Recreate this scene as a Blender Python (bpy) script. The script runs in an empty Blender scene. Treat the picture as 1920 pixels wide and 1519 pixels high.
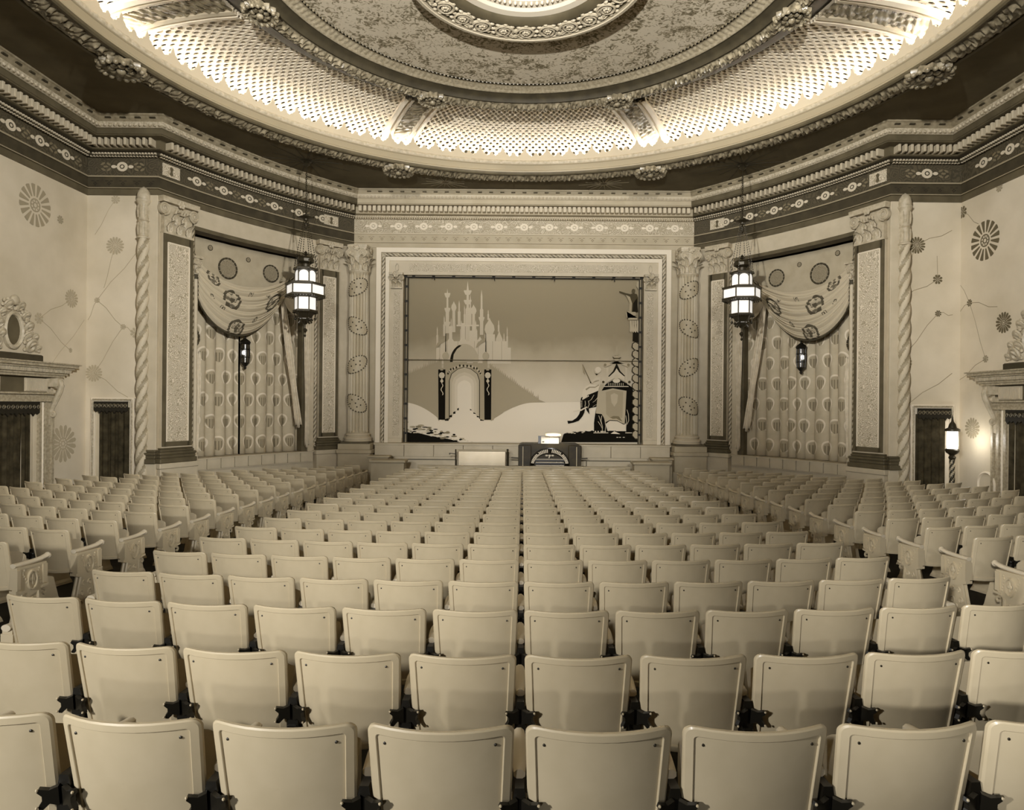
import bpy, math, random
import numpy as np
from mathutils import Vector, Matrix
random.seed(7)
SC = bpy.context.scene
COL = SC.collection
PI = math.pi

# ---------------------------------------------------------------- camera, world, light, exposure
ZE = 2.63            # eye height above the pit floor
FPX = 1235.0         # focal length in pixels of the 1920 wide frame
ROLL = 0.0085
CX, CY = 980.0, 760.0
cam_d = bpy.data.cameras.new('camera')
cam = bpy.data.objects.new('camera', cam_d)
COL.objects.link(cam)
cam_d.sensor_fit = 'HORIZONTAL'
cam_d.sensor_width = 36.0
cam_d.lens = 36.0 * FPX / 1920.0
cam_d.shift_x = -(CX - 960.0) / 1920.0
cam_d.shift_y = (CY - 759.5) / 1920.0
cam_d.clip_start = 0.05
cam.matrix_world = Matrix.Translation((0, 0, ZE)) @ Matrix.Rotation(PI / 2, 4, 'X') @ Matrix.Rotation(ROLL, 4, 'Z')
SC.camera = cam

SC.view_settings.view_transform = 'Standard'
SC.view_settings.look = 'None'
SC.view_settings.exposure = 0.0
SC.view_settings.gamma = 1.0
SC.view_settings.use_curve_mapping = False
try:
    SC.cycles.use_denoising = True
    SC.cycles.max_bounces = 6
    SC.cycles.diffuse_bounces = 4
    SC.cycles.sample_clamp_indirect = 6.0
except Exception:
    pass

world = bpy.data.worlds.new('world')
SC.world = world
world.use_nodes = True
bg = world.node_tree.nodes['Background']
bg.inputs[0].default_value = (1.0, 0.97, 0.9, 1)
bg.inputs[1].default_value = 0.02

LIGHT_TINT = (1.0, 0.99, 0.97)


def area_light(name, loc, target, size, power, spread=PI, sy=None):
    d = bpy.data.lights.new(name, 'AREA')
    d.energy = power
    d.color = LIGHT_TINT
    d.shape = 'RECTANGLE'
    d.size = size
    d.size_y = sy or size
    d.spread = spread
    o = bpy.data.objects.new(name, d)
    COL.objects.link(o)
    o.location = loc
    o.rotation_euler = (Vector(target) - Vector(loc)).to_track_quat('-Z', 'Y').to_euler()
    return o


def spot_light(name, loc, target, angle, power, blend=0.3, radius=0.15):
    d = bpy.data.lights.new(name, 'SPOT')
    d.energy = power
    d.color = LIGHT_TINT
    d.spot_size = angle
    d.spot_blend = blend
    d.shadow_soft_size = radius
    o = bpy.data.objects.new(name, d)
    COL.objects.link(o)
    o.location = loc
    o.rotation_euler = (Vector(target) - Vector(loc)).to_track_quat('-Z', 'Y').to_euler()
    return o


# photographer's flood behind and a little left of the camera, the balcony rail spot aimed at the dome, and
# added unseen fill spots for the seats, side walls and proscenium
KEY = area_light('flood_lamp', (-4.3, -1.3, 3.5), (1.2, 7.0, 1.8), 0.30, 215, math.radians(150))
RAIL = spot_light('unseen_rear_spot', (-1.2, -5.7, 4.64), (0.0, 13.0, 13.8), math.radians(56), 25500, 1.0, 0.14)
MID = spot_light('unseen_rear_spot', (-2.2, -5.7, 4.64), (0.0, 12.0, 1.6), math.radians(27), 3000, 1.0, 0.14)  # added unseen fill for the middle rows
WASH = spot_light('added_rear_spot', (-6.0, -21.0, 8.2), (1.0, 15.0, 4.6), math.radians(36), 5000, 1.0, 0.35)  # added unseen wash over the front of the hall
SIDE_A = spot_light('added_side_spot', (9.2, -9.0, 6.8), (-9.9, 15.0, 5.7), math.radians(33), 26500, 1.0, 0.3)  # added unseen spot that lifts the left wall
SIDE_B = spot_light('added_side_spot', (-9.2, -9.0, 6.8), (9.6, 15.5, 7.4), math.radians(29), 25500, 1.0, 0.3)  # added unseen spot that lifts the right wall
MID_R = spot_light('unseen_rear_spot', (-4.2, -6.0, 4.64), (6.3, 7.8, 1.2), math.radians(19), 5500, 1.0, 0.14)  # added unseen fill for the near right aisle seats
STAGE_FILL = spot_light('added_stage_spot', (0.0, -21.5, 8.6), (0.0, 21.0, 5.4), math.radians(20), 20000, 0.6, 0.3)  # added unseen spot that brightens the proscenium

# ---------------------------------------------------------------- helpers


def sep(v, warm=1.0):
    """A sepia tone of display value v (0..1) as a linear colour."""
    g = v * (0.865 + 0.09 * v)
    b = v * (0.54 + 0.34 * v)
    g = v + (g - v) * warm
    b = v + (b - v) * warm
    lin = lambda c: c / 12.92 if c <= 0.04045 else ((c + 0.055) / 1.055) ** 2.4
    return (lin(v), lin(g), lin(b), 1.0)


MATS = {}


def mat(name, v, rough=0.6, spec=0.35, metal=0.0, var=0.0, vscale=3.0, bump=0.0, bscale=20.0, emit=None, coat=0.0, warm=1.0):
    if name in MATS:
        return MATS[name]
    m = bpy.data.materials.new(name)
    m.use_nodes = True
    nt = m.node_tree
    b = nt.nodes['Principled BSDF']
    b.inputs['Base Color'].default_value = sep(v, warm)
    b.inputs['Roughness'].default_value = rough
    b.inputs['Specular IOR Level'].default_value = spec
    b.inputs['Metallic'].default_value = metal
    b.inputs['Coat Weight'].default_value = coat
    b.inputs['Coat Roughness'].default_value = 0.2
    if var > 0 or bump > 0:
        tc = nt.nodes.new('ShaderNodeTexCoord')
    if var > 0:
        n = nt.nodes.new('ShaderNodeTexNoise')
        n.inputs['Scale'].default_value = vscale
        n.inputs['Detail'].default_value = 5
        nt.links.new(tc.outputs['Object'], n.inputs['Vector'])
        r = nt.nodes.new('ShaderNodeValToRGB')
        r.color_ramp.elements[0].position = 0.3
        r.color_ramp.elements[0].color = sep(max(v - var, 0.02), warm)
        r.color_ramp.elements[1].position = 0.7
        r.color_ramp.elements[1].color = sep(min(v + var * 0.6, 0.97), warm)
        nt.links.new(n.outputs['Fac'], r.inputs['Fac'])
        nt.links.new(r.outputs['Color'], b.inputs['Base Color'])
    if bump > 0:
        n2 = nt.nodes.new('ShaderNodeTexNoise')
        n2.inputs['Scale'].default_value = bscale
        n2.inputs['Detail'].default_value = 4
        nt.links.new(tc.outputs['Object'], n2.inputs['Vector'])
        bp = nt.nodes.new('ShaderNodeBump')
        bp.inputs['Strength'].default_value = bump
        bp.inputs['Distance'].default_value = 0.02
        nt.links.new(n2.outputs['Fac'], bp.inputs['Height'])
        nt.links.new(bp.outputs['Normal'], b.inputs['Normal'])
    if emit:
        b.inputs['Emission Color'].default_value = (LIGHT_TINT[0], LIGHT_TINT[1], LIGHT_TINT[2], 1)
        b.inputs['Emission Strength'].default_value = emit
    MATS[name] = m
    return m


def mat_filigree(name, v_ground, v_line, scale=9.0, coord='Object', detail=2.0, lo=0.46, hi=0.54, rough=0.6):
    """Arabesque print: warped bands and cells picked out of a plain ground."""
    if name in MATS:
        return MATS[name]
    m = bpy.data.materials.new(name)
    m.use_nodes = True
    nt = m.node_tree
    b = nt.nodes['Principled BSDF']
    b.inputs['Roughness'].default_value = rough
    tc = nt.nodes.new('ShaderNodeTexCoord')
    n = nt.nodes.new('ShaderNodeTexNoise')
    n.inputs['Scale'].default_value = scale * 0.8
    n.inputs['Detail'].default_value = detail
    nt.links.new(tc.outputs[coord], n.inputs['Vector'])
    mx = nt.nodes.new('ShaderNodeVectorMath')
    mx.operation = 'SCALE'
    mx.inputs['Scale'].default_value = 0.22
    nt.links.new(n.outputs['Color'], mx.inputs[0])
    ad = nt.nodes.new('ShaderNodeVectorMath')
    nt.links.new(tc.outputs[coord], ad.inputs[0])
    nt.links.new(mx.outputs['Vector'], ad.inputs[1])
    vo = nt.nodes.new('ShaderNodeTexVoronoi')
    vo.feature = 'DISTANCE_TO_EDGE'
    vo.inputs['Scale'].default_value = scale
    nt.links.new(ad.outputs['Vector'], vo.inputs['Vector'])
    w = nt.nodes.new('ShaderNodeMath')
    w.operation = 'MULTIPLY'
    w.inputs[1].default_value = 5.0
    nt.links.new(vo.outputs['Distance'], w.inputs[0])
    pp = nt.nodes.new('ShaderNodeMath')
    pp.operation = 'PINGPONG'
    pp.inputs[1].default_value = 0.5
    nt.links.new(w.outputs[0], pp.inputs[0])
    r = nt.nodes.new('ShaderNodeValToRGB')
    r.color_ramp.elements[0].position = 0.18
    r.color_ramp.elements[0].color = sep(v_line)
    r.color_ramp.elements[1].position = 0.34
    r.color_ramp.elements[1].color = sep(v_ground)
    nt.links.new(pp.outputs[0], r.inputs['Fac'])
    nt.links.new(r.outputs['Color'], b.inputs['Base Color'])
    bp = nt.nodes.new('ShaderNodeBump')
    bp.inputs['Strength'].default_value = 0.4
    bp.inputs['Distance'].default_value = 0.01
    nt.links.new(pp.outputs[0], bp.inputs['Height'])
    nt.links.new(bp.outputs['Normal'], b.inputs['Normal'])
    MATS[name] = m
    return m


class MB:
    """Collects faces and links them as one mesh object."""

    def __init__(s):
        s.v = []
        s.f = []
        s.mi = []
        s.cur = 0

    def add(s, verts, faces, M=None):
        o = len(s.v)
        if M is not None:
            s.v.extend([tuple(M @ Vector(p)) for p in verts])
        else:
            s.v.extend([tuple(p) for p in verts])
        for f in faces:
            s.f.append([i + o for i in f])
            s.mi.append(s.cur)
        return s

    def box(s, lo, hi, M=None):
        x0, y0, z0 = lo
        x1, y1, z1 = hi
        v = [(x0, y0, z0), (x1, y0, z0), (x1, y1, z0), (x0, y1, z0), (x0, y0, z1), (x1, y0, z1), (x1, y1, z1), (x0, y1, z1)]
        f = [(0, 3, 2, 1), (4, 5, 6, 7), (0, 1, 5, 4), (1, 2, 6, 5), (2, 3, 7, 6), (3, 0, 4, 7)]
        return s.add(v, f, M)

    def bbox(s, lo, hi, b=0.01, M=None):
        """A box whose four upright edges and top are chamfered."""
        x0, y0, z0 = lo
        x1, y1, z1 = hi
        def ring(i, z):
            return [(x0 + i + b, y0 + i, z), (x1 - i - b, y0 + i, z), (x1 - i, y0 + i + b, z), (x1 - i, y1 - i - b, z),
                    (x1 - i - b, y1 - i, z), (x0 + i + b, y1 - i, z), (x0 + i, y1 - i - b, z), (x0 + i, y0 + i + b, z)]
        rs = [ring(b, z0), ring(0, z0 + b), ring(0, z1 - b), ring(b, z1)]
        v = sum(rs, [])
        f = [tuple(reversed(range(8)))]
        for k in range(3):
            for i in range(8):
                j = (i + 1) % 8
                f.append((k * 8 + i, k * 8 + j, k * 8 + 8 + j, k * 8 + 8 + i))
        f.append(tuple(range(24, 32)))
        return s.add(v, f, M)

    def grid(s, P, closed_u=False, closed_v=False):
        """P[i][j] points; quads between."""
        nu, nv = len(P), len(P[0])
        v = [p for row in P for p in row]
        f = []
        for i in range(nu if closed_u else nu - 1):
            for j in range(nv if closed_v else nv - 1):
                a, b = i, (i + 1) % nu
                c, d = j, (j + 1) % nv
                f.append((a * nv + c, b * nv + c, b * nv + d, a * nv + d))
        return s.add(v, f)

    def lathe(s, prof, n=24, M=None, a0=0.0, a1=2 * PI, cap=True, mod=None):
        full = abs(a1 - a0 - 2 * PI) < 1e-6
        m = n if full else n + 1
        v = []
        for i in range(m):
            a = a0 + (a1 - a0) * i / n
            ca, sa = math.cos(a), math.sin(a)
            for k, (r, z) in enumerate(prof):
                if mod:
                    r, z = mod(a, k, r, z)
                v.append((r * ca, r * sa, z))
        L = len(prof)
        f = []
        for i in range(n):
            j = (i + 1) % m
            for k in range(L - 1):
                f.append((i * L + k, j * L + k, j * L + k + 1, i * L + k + 1))
        if cap and full:
            if prof[0][0] > 1e-6:
                f.append(tuple(i * L for i in reversed(range(n))))
            if prof[-1][0] > 1e-6:
                f.append(tuple(i * L + L - 1 for i in range(n)))
        return s.add(v, f, M)

    def tube(s, pts, r, n=8, M=None, cap=True):
        pts = [Vector(p) for p in pts]
        k = len(pts)
        rs = r if isinstance(r, (list, tuple)) else [r] * k
        v = []
        t0 = (pts[1] - pts[0]).normalized()
        up = Vector((0, 0, 1)) if abs(t0.z) < 0.9 else Vector((1, 0, 0))
        nn = (up - t0 * up.dot(t0)).normalized()
        for i in range(k):
            t = (pts[min(i + 1, k - 1)] - pts[max(i - 1, 0)])
            if t.length < 1e-9:
                t = t0
            t = t.normalized()
            nn = (nn - t * nn.dot(t))
            nn = nn.normalized() if nn.length > 1e-6 else Vector((1, 0, 0))
            bb = t.cross(nn)
            for j in range(n):
                a = 2 * PI * j / n
                v.append(tuple(pts[i] + (nn * math.cos(a) + bb * math.sin(a)) * rs[i]))
        f = []
        for i in range(k - 1):
            for j in range(n):
                q = (j + 1) % n
                f.append((i * n + j, i * n + q, i * n + n + q, i * n + n + j))
        if cap:
            f.append(tuple(reversed(range(n))))
            f.append(tuple((k - 1) * n + j for j in range(n)))
        return s.add(v, f, M)

    def prism(s, outline, d0, d1, M=None):
        """outline in local (x,z); extruded along local y from d0 to d1."""
        n = len(outline)
        v = [(x, d0, z) for x, z in outline] + [(x, d1, z) for x, z in outline]
        f = [tuple(range(n)), tuple(reversed(range(n, 2 * n)))]
        for i in range(n):
            j = (i + 1) % n
            f.append((j, i, n + i, n + j))
        return s.add(v, f, M)

    def ball(s, c, r, n=10, m=6, sc=(1, 1, 1)):
        prof = [(r * math.sin(PI * i / m), -r * math.cos(PI * i / m)) for i in range(m + 1)]
        prof[0] = (1e-4, -r)
        prof[-1] = (1e-4, r)
        M = Matrix.Translation(c) @ Matrix.Diagonal((sc[0], sc[1], sc[2], 1))
        return s.lathe(prof, n, M, cap=False)

    def mesh(s, name, mats, smooth=True, angle=0.6, uvs=None):
        me = bpy.data.meshes.new(name)
        me.from_pydata(s.v, [], s.f)
        for m in (mats if isinstance(mats, (list, tuple)) else [mats]):
            me.materials.append(m)
        if max(s.mi or [0]) > 0:
            me.polygons.foreach_set('material_index', s.mi)
        if smooth:
            me.polygons.foreach_set('use_smooth', [True] * len(me.polygons))
            try:
                me.set_sharp_from_angle(angle=angle)
            except Exception:
                pass
        me.update()
        return me

    def build(s, name, mats, parent=None, smooth=True, angle=0.6, loc=None, kind=None, M=None):
        o = bpy.data.objects.new(name, s.mesh(name, mats, smooth, angle))
        COL.objects.link(o)
        if parent is not None:
            o.parent = parent
        if M is not None:
            o.matrix_local = M
        if loc is not None:
            o.location = loc
        if kind:
            o['kind'] = kind
        return o


def inst(name, me, parent=None, M=None, label=None):
    o = bpy.data.objects.new(name, me)
    COL.objects.link(o)
    if parent is not None:
        o.parent = parent
    if M is not None:
        o.matrix_local = M
    if label:
        o['label'] = label
    return o


def tag(o, label, cat, group=None):
    o['label'] = label
    o['category'] = cat
    if group:
        o['group'] = group
    return o


def thing(name, label, cat, loc=(0, 0, 0), rz=0.0, group=None):
    o = bpy.data.objects.new(name, None)
    COL.objects.link(o)
    o.location = loc
    o.rotation_euler = (0, 0, rz)
    o.empty_display_size = 0.2
    return tag(o, label, cat, group)


def struct(name, o=None, label=None):
    if o is None:
        o = bpy.data.objects.new(name, None)
        COL.objects.link(o)
    o['kind'] = 'structure'
    if label:
        o['label'] = label
    return o


def ray(px, py):
    """Direction of the sight line through a point of the photograph, from the eye."""
    dx, dy = px - CX, py - CY
    c, sn = math.cos(ROLL), math.sin(ROLL)
    X = dx * c + dy * sn
    Y = -dx * sn + dy * c
    return Vector((X / FPX, 1.0, -Y / FPX))


def at(px, py, Y):
    d = ray(px, py)
    return Vector((d.x * Y, Y, ZE + d.z * Y))


def T(x, y, z):
    return Matrix.Translation((x, y, z))


def RZ(a):
    return Matrix.Rotation(a, 4, 'Z')


def RX(a):
    return Matrix.Rotation(a, 4, 'X')


def RY(a):
    return Matrix.Rotation(a, 4, 'Y')


def SCL(x, y, z):
    return Matrix.Diagonal((x, y, z, 1))


# ---------------------------------------------------------------- the plan of the room
XW, YF = 10.55, 15.9           # side wall / return wall corner
XB, XC, YP = 8.85, 5.42, 21.0  # return wall / bay corner, bay / stage corner
CTRL = (7.73, 18.84)


def bay(t, side=-1):
    """Plan point of the bay wall, tangent, normal into the hall."""
    a, b, c = (1 - t) ** 2, 2 * t * (1 - t), t * t
    x = a * XB + b * CTRL[0] + c * XC
    y = a * YF + b * CTRL[1] + c * YP
    dx = 2 * (1 - t) * (CTRL[0] - XB) + 2 * t * (XC - CTRL[0])
    dy = 2 * (1 - t) * (CTRL[1] - YF) + 2 * t * (YP - CTRL[1])
    L = math.hypot(dx, dy)
    dx, dy = dx / L, dy / L
    nx, ny = -dy, dx
    if nx > 0:
        nx, ny = -nx, -ny
    return Vector((side * x, y, 0)), Vector((side * dx, dy, 0)), Vector((side * nx, ny, 0))


def bayp(t, off, z, side=-1):
    p, tg, n = bay(t, side)
    return Vector((p.x + n.x * off, p.y + n.y * off, z))


def bay_frame(t, off, z, side=-1):
    """Matrix whose local x runs along the wall to the viewer's right, -y faces the hall, z up."""
    p, tg, n = bay(t, side)
    xa = tg if side < 0 else -tg
    ya = -n
    M = Matrix(((xa.x, ya.x, 0, p.x + n.x * off), (xa.y, ya.y, 0, p.y + n.y * off), (0, 0, 1, z), (0, 0, 0, 1)))
    return M


NB = 14
PATH = [(-11.24, -24.0), (-XW, YF)]
PATH += [tuple(bay(i / NB, -1)[0])[:2] for i in range(NB + 1)]
PATH += [tuple(bay(1 - i / NB, 1)[0])[:2] for i in range(NB + 1)]
PATH += [(XW, YF), (11.24, -24.0)]
I_SIDE_L = (0, 1)
I_RET_L = (1, 2)
I_BAY_L = (2, 2 + NB)
I_FRONT = (2 + NB, 3 + NB)
I_BAY_R = (3 + NB, 3 + 2 * NB)
I_RET_R = (3 + 2 * NB, 4 + 2 * NB)
I_SIDE_R = (4 + 2 * NB, 5 + 2 * NB)


def mitre(i):
    n = len(PATH)
    def nrm(a, b):
        dx, dy = b[0] - a[0], b[1] - a[1]
        L = math.hypot(dx, dy)
        return dy / L, -dx / L
    if i == 0:
        return nrm(PATH[0], PATH[1])
    if i == n - 1:
        return nrm(PATH[-2], PATH[-1])
    n1, n2 = nrm(PATH[i - 1], PATH[i]), nrm(PATH[i], PATH[i + 1])
    mx, my = n1[0] + n2[0], n1[1] + n2[1]
    L2 = mx * mx + my * my
    return 2 * mx / L2, 2 * my / L2


def sweep(mb, seg, prof, closed=False):
    """prof = (offset into the hall, z) swept along PATH[seg[0]..seg[1]] with mitred corners."""
    P = []
    for i in range(seg[0], seg[1] + 1):
        nx, ny = mitre(i)
        P.append([(PATH[i][0] + nx * o, PATH[i][1] + ny * o, z) for o, z in prof])
    mb.grid(P, closed_v=closed)
    if closed:
        L = len(prof)
        o = len(mb.v) - len(P) * L
        mb.f.append([o + k for k in range(L)])
        mb.f.append([o + (len(P) - 1) * L + k for k in reversed(range(L))])
        mb.mi += [mb.cur] * 2
    return mb


def seat_top_drop(d):
    xs = [0.0, 2.22, 3.03, 3.81, 4.61, 5.41, 6.23, 7.03, 7.83, 8.63, 9.43, 10.23, 11.03, 18.4, 19.5]
    ys = [0.95, 1.07, 1.138, 1.182, 1.232, 1.268, 1.312, 1.358, 1.395, 1.43, 1.459, 1.488, 1.518, 1.758, 1.768]
    return float(np.interp(d, xs, ys))


SEAT_H = 0.87
RC = 21.0            # rows curve about a point down the hall


def floor_z(x, y):
    d = y - min(x * x, 90.0) / (2 * RC)
    return ZE - seat_top_drop(max(d, -2.0)) - SEAT_H


HC = 6.6             # ceiling above the eye
ZC = ZE + HC         # ceiling height 9.23

# ---------------------------------------------------------------- materials
M_PLASTER = mat('wall_plaster', 0.80, 0.85, 0.2, var=0.05, vscale=0.9, bump=0.08, bscale=14)
M_STAGE = mat('stage_wall_paint', 0.69, 0.7, 0.25, var=0.03, vscale=2)
M_CREAM = mat('cream_plaster', 0.76, 0.6, 0.3, var=0.03, vscale=3)
M_WHITE = mat('pale_plaster', 0.87, 0.55, 0.3)
M_GILT = mat('gilt_plaster', 0.66, 0.4, 0.5, var=0.1, vscale=18)
M_GILTDARK = mat('dark_gilt', 0.42, 0.42, 0.5, var=0.14, vscale=14)
M_BROWN = mat('brown_paint', 0.36, 0.65, 0.3, var=0.05, vscale=3)
M_BROWN2 = mat('dark_brown_paint', 0.26, 0.65, 0.3, var=0.04, vscale=4)
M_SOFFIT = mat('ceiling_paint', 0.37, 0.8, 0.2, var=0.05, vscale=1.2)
M_DARK = mat('dark_line_paint', 0.14, 0.6, 0.3)
M_BLACK = mat('black_iron', 0.09, 0.38, 0.5)
M_BRONZE = mat('dark_bronze', 0.22, 0.4, 0.5, metal=0.4)
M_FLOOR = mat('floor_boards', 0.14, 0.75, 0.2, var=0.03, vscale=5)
M_SEAT = mat('cream_seat_enamel', 0.755, 0.40, 0.45, var=0.03, vscale=5, coat=0.12, warm=1.18)
M_IRONPALE = mat('cream_cast_iron', 0.75, 0.45, 0.4, warm=1.15)
M_STENCIL = mat('stencil_paint', 0.56, 0.85, 0.15)
M_STENCIL_D = mat('dark_stencil_paint', 0.40, 0.85, 0.15)
M_VELVET = mat('dark_velvet', 0.24, 0.9, 0.1, var=0.08, vscale=6)
M_CLOTH = mat('drape_cloth', 0.74, 0.85, 0.15, var=0.05, vscale=4)
M_BACKCLOTH = mat('hanging_cloth', 0.70, 0.85, 0.15, var=0.03, vscale=3)
M_GLASS = mat('lantern_glass', 0.9, 0.4, 0.4, emit=0.62)
M_LAMP = mat('lamp_glow', 0.95, 0.4, 0.3, emit=6.0)
M_COVE = mat('cove_lamp_glow', 0.95, 0.5, 0.2, emit=62.0)
M_LATTICE = mat('lattice_plaster', 0.88, 0.7, 0.2)
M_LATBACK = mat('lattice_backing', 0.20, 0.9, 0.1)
M_FILI = mat_filigree('pilaster_filigree', 0.86, 0.64, 7.5)
M_FILI_F = mat_filigree('frame_filigree', 0.80, 0.64, 7.5)
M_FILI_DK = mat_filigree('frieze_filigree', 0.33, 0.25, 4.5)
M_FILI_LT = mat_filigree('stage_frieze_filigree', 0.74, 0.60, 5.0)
M_MOTTLE = mat('dome_mottle', 0.62, 0.8, 0.2)
M_LEAFRELIEF = mat_filigree('carved_relief', 0.60, 0.30, 7.0, rough=0.45)
M_ORGAN = mat('organ_walnut', 0.20, 0.45, 0.2, var=0.05, vscale=6, warm=1.45)
M_STEEL = mat('polished_panel', 0.80, 0.22, 0.6, metal=0.85, var=0.05, vscale=2)

# ---------------------------------------------------------------- floor and walls
mb = MB()
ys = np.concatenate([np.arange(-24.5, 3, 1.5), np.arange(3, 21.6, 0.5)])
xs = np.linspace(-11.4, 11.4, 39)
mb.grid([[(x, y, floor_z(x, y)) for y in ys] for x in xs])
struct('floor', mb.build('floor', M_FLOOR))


def wall(name, seg, z0, z1, m, th=0.25):
    b = MB()
    sweep(b, seg, [(0, z0), (0, z1), (-th, z1), (-th, z0)], closed=True)
    return struct(name, b.build(name, m, smooth=False))


Z_ENT = 7.61          # underside of the entablature
wall_left = wall('wall_left', I_SIDE_L, -0.1, ZC + 0.2, M_PLASTER)
wall_right = wall('wall_right', I_SIDE_R, -0.1, ZC + 0.2, M_PLASTER)
wall_left_return = wall('wall_left_return', I_RET_L, -0.1, ZC + 0.2, M_PLASTER)
wall_right_return = wall('wall_right_return', I_RET_R, -0.1, ZC + 0.2, M_PLASTER)
b = MB()
b.box((-11.5, -24.25, -0.1), (11.5, -24.0, ZC + 0.2))
struct('wall_back', b.build('wall_back', M_PLASTER, smooth=False))

# bay walls, each with one wide opening
T0, T1 = 0.155, 0.775
ZS, ZH = 1.16, 7.14


def bay_strip(b, ta, tb, z0, z1, o0, o1, side, n=8):
    P = []
    for i in range(n + 1):
        t = ta + (tb - ta) * i / n
        P.append([bayp(t, o, z, side) for o, z in ((o1, z0), (o1, z1), (o0, z1), (o0, z0))])
    if side > 0:
        P.reverse()
    b.grid(P, closed_v=True)
    L = len(b.v) - (n + 1) * 4
    b.f.append([L, L + 1, L + 2, L + 3]); b.mi.append(b.cur)
    b.f.append([L + n * 4 + k for k in (3, 2, 1, 0)]); b.mi.append(b.cur)


BAYW = {}
for side, nm in ((-1, 'left'), (1, 'right')):
    b = MB()
    bay_strip(b, 0, T0, -0.1, ZC + 0.2, -0.3, 0, side, 3)
    bay_strip(b, T1, 1, -0.1, ZC + 0.2, -0.3, 0, side, 4)
    bay_strip(b, T0, T1, ZH, ZC + 0.2, -0.3, 0, side, 8)
    bay_strip(b, T0, T1, -0.1, ZS - 0.24, -0.3, 0, side, 8)
    w = struct('wall_bay_' + nm, b.build('wall_bay_' + nm, M_CREAM, smooth=False))
    BAYW[side] = w
    # back of the recess
    b = MB()
    bay_strip(b, T0 - 0.02, T1 + 0.02, -0.1, ZC, -1.25, -1.2, side, 8)
    b.build('recess_back', M_BROWN2, w)
    # sill of jointed stones with a projecting nosing
    n = 9
    b0 = MB()
    for k in range(n):
        ta = T0 + (T1 - T0) * k / n + 0.002
        tb = T0 + (T1 - T0) * (k + 1) / n - 0.002
        b = MB()
        bay_strip(b, ta, tb, ZS - 0.27, ZS, -0.4, 0.10, side, 2)
        b.build('sill_stone', M_CREAM, w, smooth=False)
    b = MB()
    bay_strip(b, T0, T1, ZS - 0.31, ZS - 0.27, -0.3, 0.05, side, 8)
    bay_strip(b, T0, T1, ZS, ZS + 0.03, -0.4, 0.13, side, 8)
    b.build('sill_moulding', M_CREAM, w, smooth=False)
    # dark header moulding and its jambs
    b = MB()
    bay_strip(b, T0, T1, ZH - 0.10, ZH, -0.3, 0.06, side, 8)
    b.build('header_moulding', M_BROWN, w, smooth=False)
    b = MB()
    bay_strip(b, T0 - 0.006, T0 + 0.012, ZS, ZH, -0.3, 0.03, side, 1)
    bay_strip(b, T1 - 0.05, T1 - 0.02, ZS, ZH, -0.3, -0.05, side, 1)
    b.build('jamb', M_BROWN, w, smooth=False)
    b = MB()
    bay_strip(b, T1 - 0.02, T1, ZS, ZH, -0.3, 0.0, side, 1)
    b.build('jamb', M_CREAM, w, smooth=False)

# stage wall with the proscenium opening
OX, OZ0, OZ1 = 3.83, 1.41, 6.78
b = MB()
b.box((-XC - 0.3, YP, OZ1), (XC + 0.3, YP + 0.25, ZC + 0.2))
b.box((-XC - 0.3, YP, -0.1), (-OX, YP + 0.25, OZ1))
b.box((OX, YP, -0.1), (XC + 0.3, YP + 0.25, OZ1))
b.box((-OX, YP, -0.1), (OX, YP + 0.25, OZ0))
wall_stage = struct('wall_stage', b.build('wall_stage', M_STAGE, smooth=False))
b = MB()
b.box((-6.2, YP + 1.2, -0.1), (6.2, YP + 1.3, ZC + 0.2))
struct('wall_stage_back', b.build('wall_stage_back', M_BROWN2, smooth=False))

# ---------------------------------------------------------------- flat ceiling with the round dome opening
DY = 10.96
R_LIP, R_OUT = 7.70, 8.30
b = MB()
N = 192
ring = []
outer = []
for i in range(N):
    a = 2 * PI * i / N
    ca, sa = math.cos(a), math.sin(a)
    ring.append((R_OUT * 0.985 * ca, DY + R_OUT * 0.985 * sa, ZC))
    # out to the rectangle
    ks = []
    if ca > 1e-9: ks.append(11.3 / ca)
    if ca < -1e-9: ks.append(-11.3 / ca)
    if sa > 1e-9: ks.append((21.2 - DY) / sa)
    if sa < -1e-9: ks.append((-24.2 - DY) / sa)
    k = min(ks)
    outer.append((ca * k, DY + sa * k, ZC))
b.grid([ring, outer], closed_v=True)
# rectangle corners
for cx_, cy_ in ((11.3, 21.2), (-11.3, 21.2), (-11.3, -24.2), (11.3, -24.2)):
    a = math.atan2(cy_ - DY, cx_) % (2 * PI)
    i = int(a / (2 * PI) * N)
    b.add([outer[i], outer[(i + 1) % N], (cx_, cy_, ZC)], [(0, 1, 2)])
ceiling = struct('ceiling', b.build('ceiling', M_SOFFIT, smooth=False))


def sunburst(cx, cy, n, r0, r1, m, skip=None):
    b = MB()
    for k in range(n):
        a = 2 * PI * (k + 0.5) / n
        r = r1 * (0.75 + 0.25 * (k % 2))
        w = 0.05
        p = [(r0 * math.cos(a - w * 3), r0 * math.sin(a - w * 3)), (r * math.cos(a), r * math.sin(a)), (r0 * math.cos(a + w * 3), r0 * math.sin(a + w * 3))]
        v = [(cx + x, cy + y, ZC - 0.012) for x, y in p] + [(cx + x, cy + y, ZC - 0.002) for x, y in p]
        b.add(v, [(0, 2, 1), (3, 4, 5), (0, 1, 4, 3), (1, 2, 5, 4), (2, 0, 3, 5)])
    return b.build('painted_sunburst', m, ceiling, smooth=False)


CHX, CHY = 5.93, 17.9
for s_ in (-1, 1):
    sunburst(s_ * CHX, CHY, 14, 0.12, 1.25, M_BROWN2)
for x_ in (-2.35, 2.35):
    sunburst(x_, 19.55, 16, 0.1, 0.75, mat('sunburst_paint', 0.5, 0.8))

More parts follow.
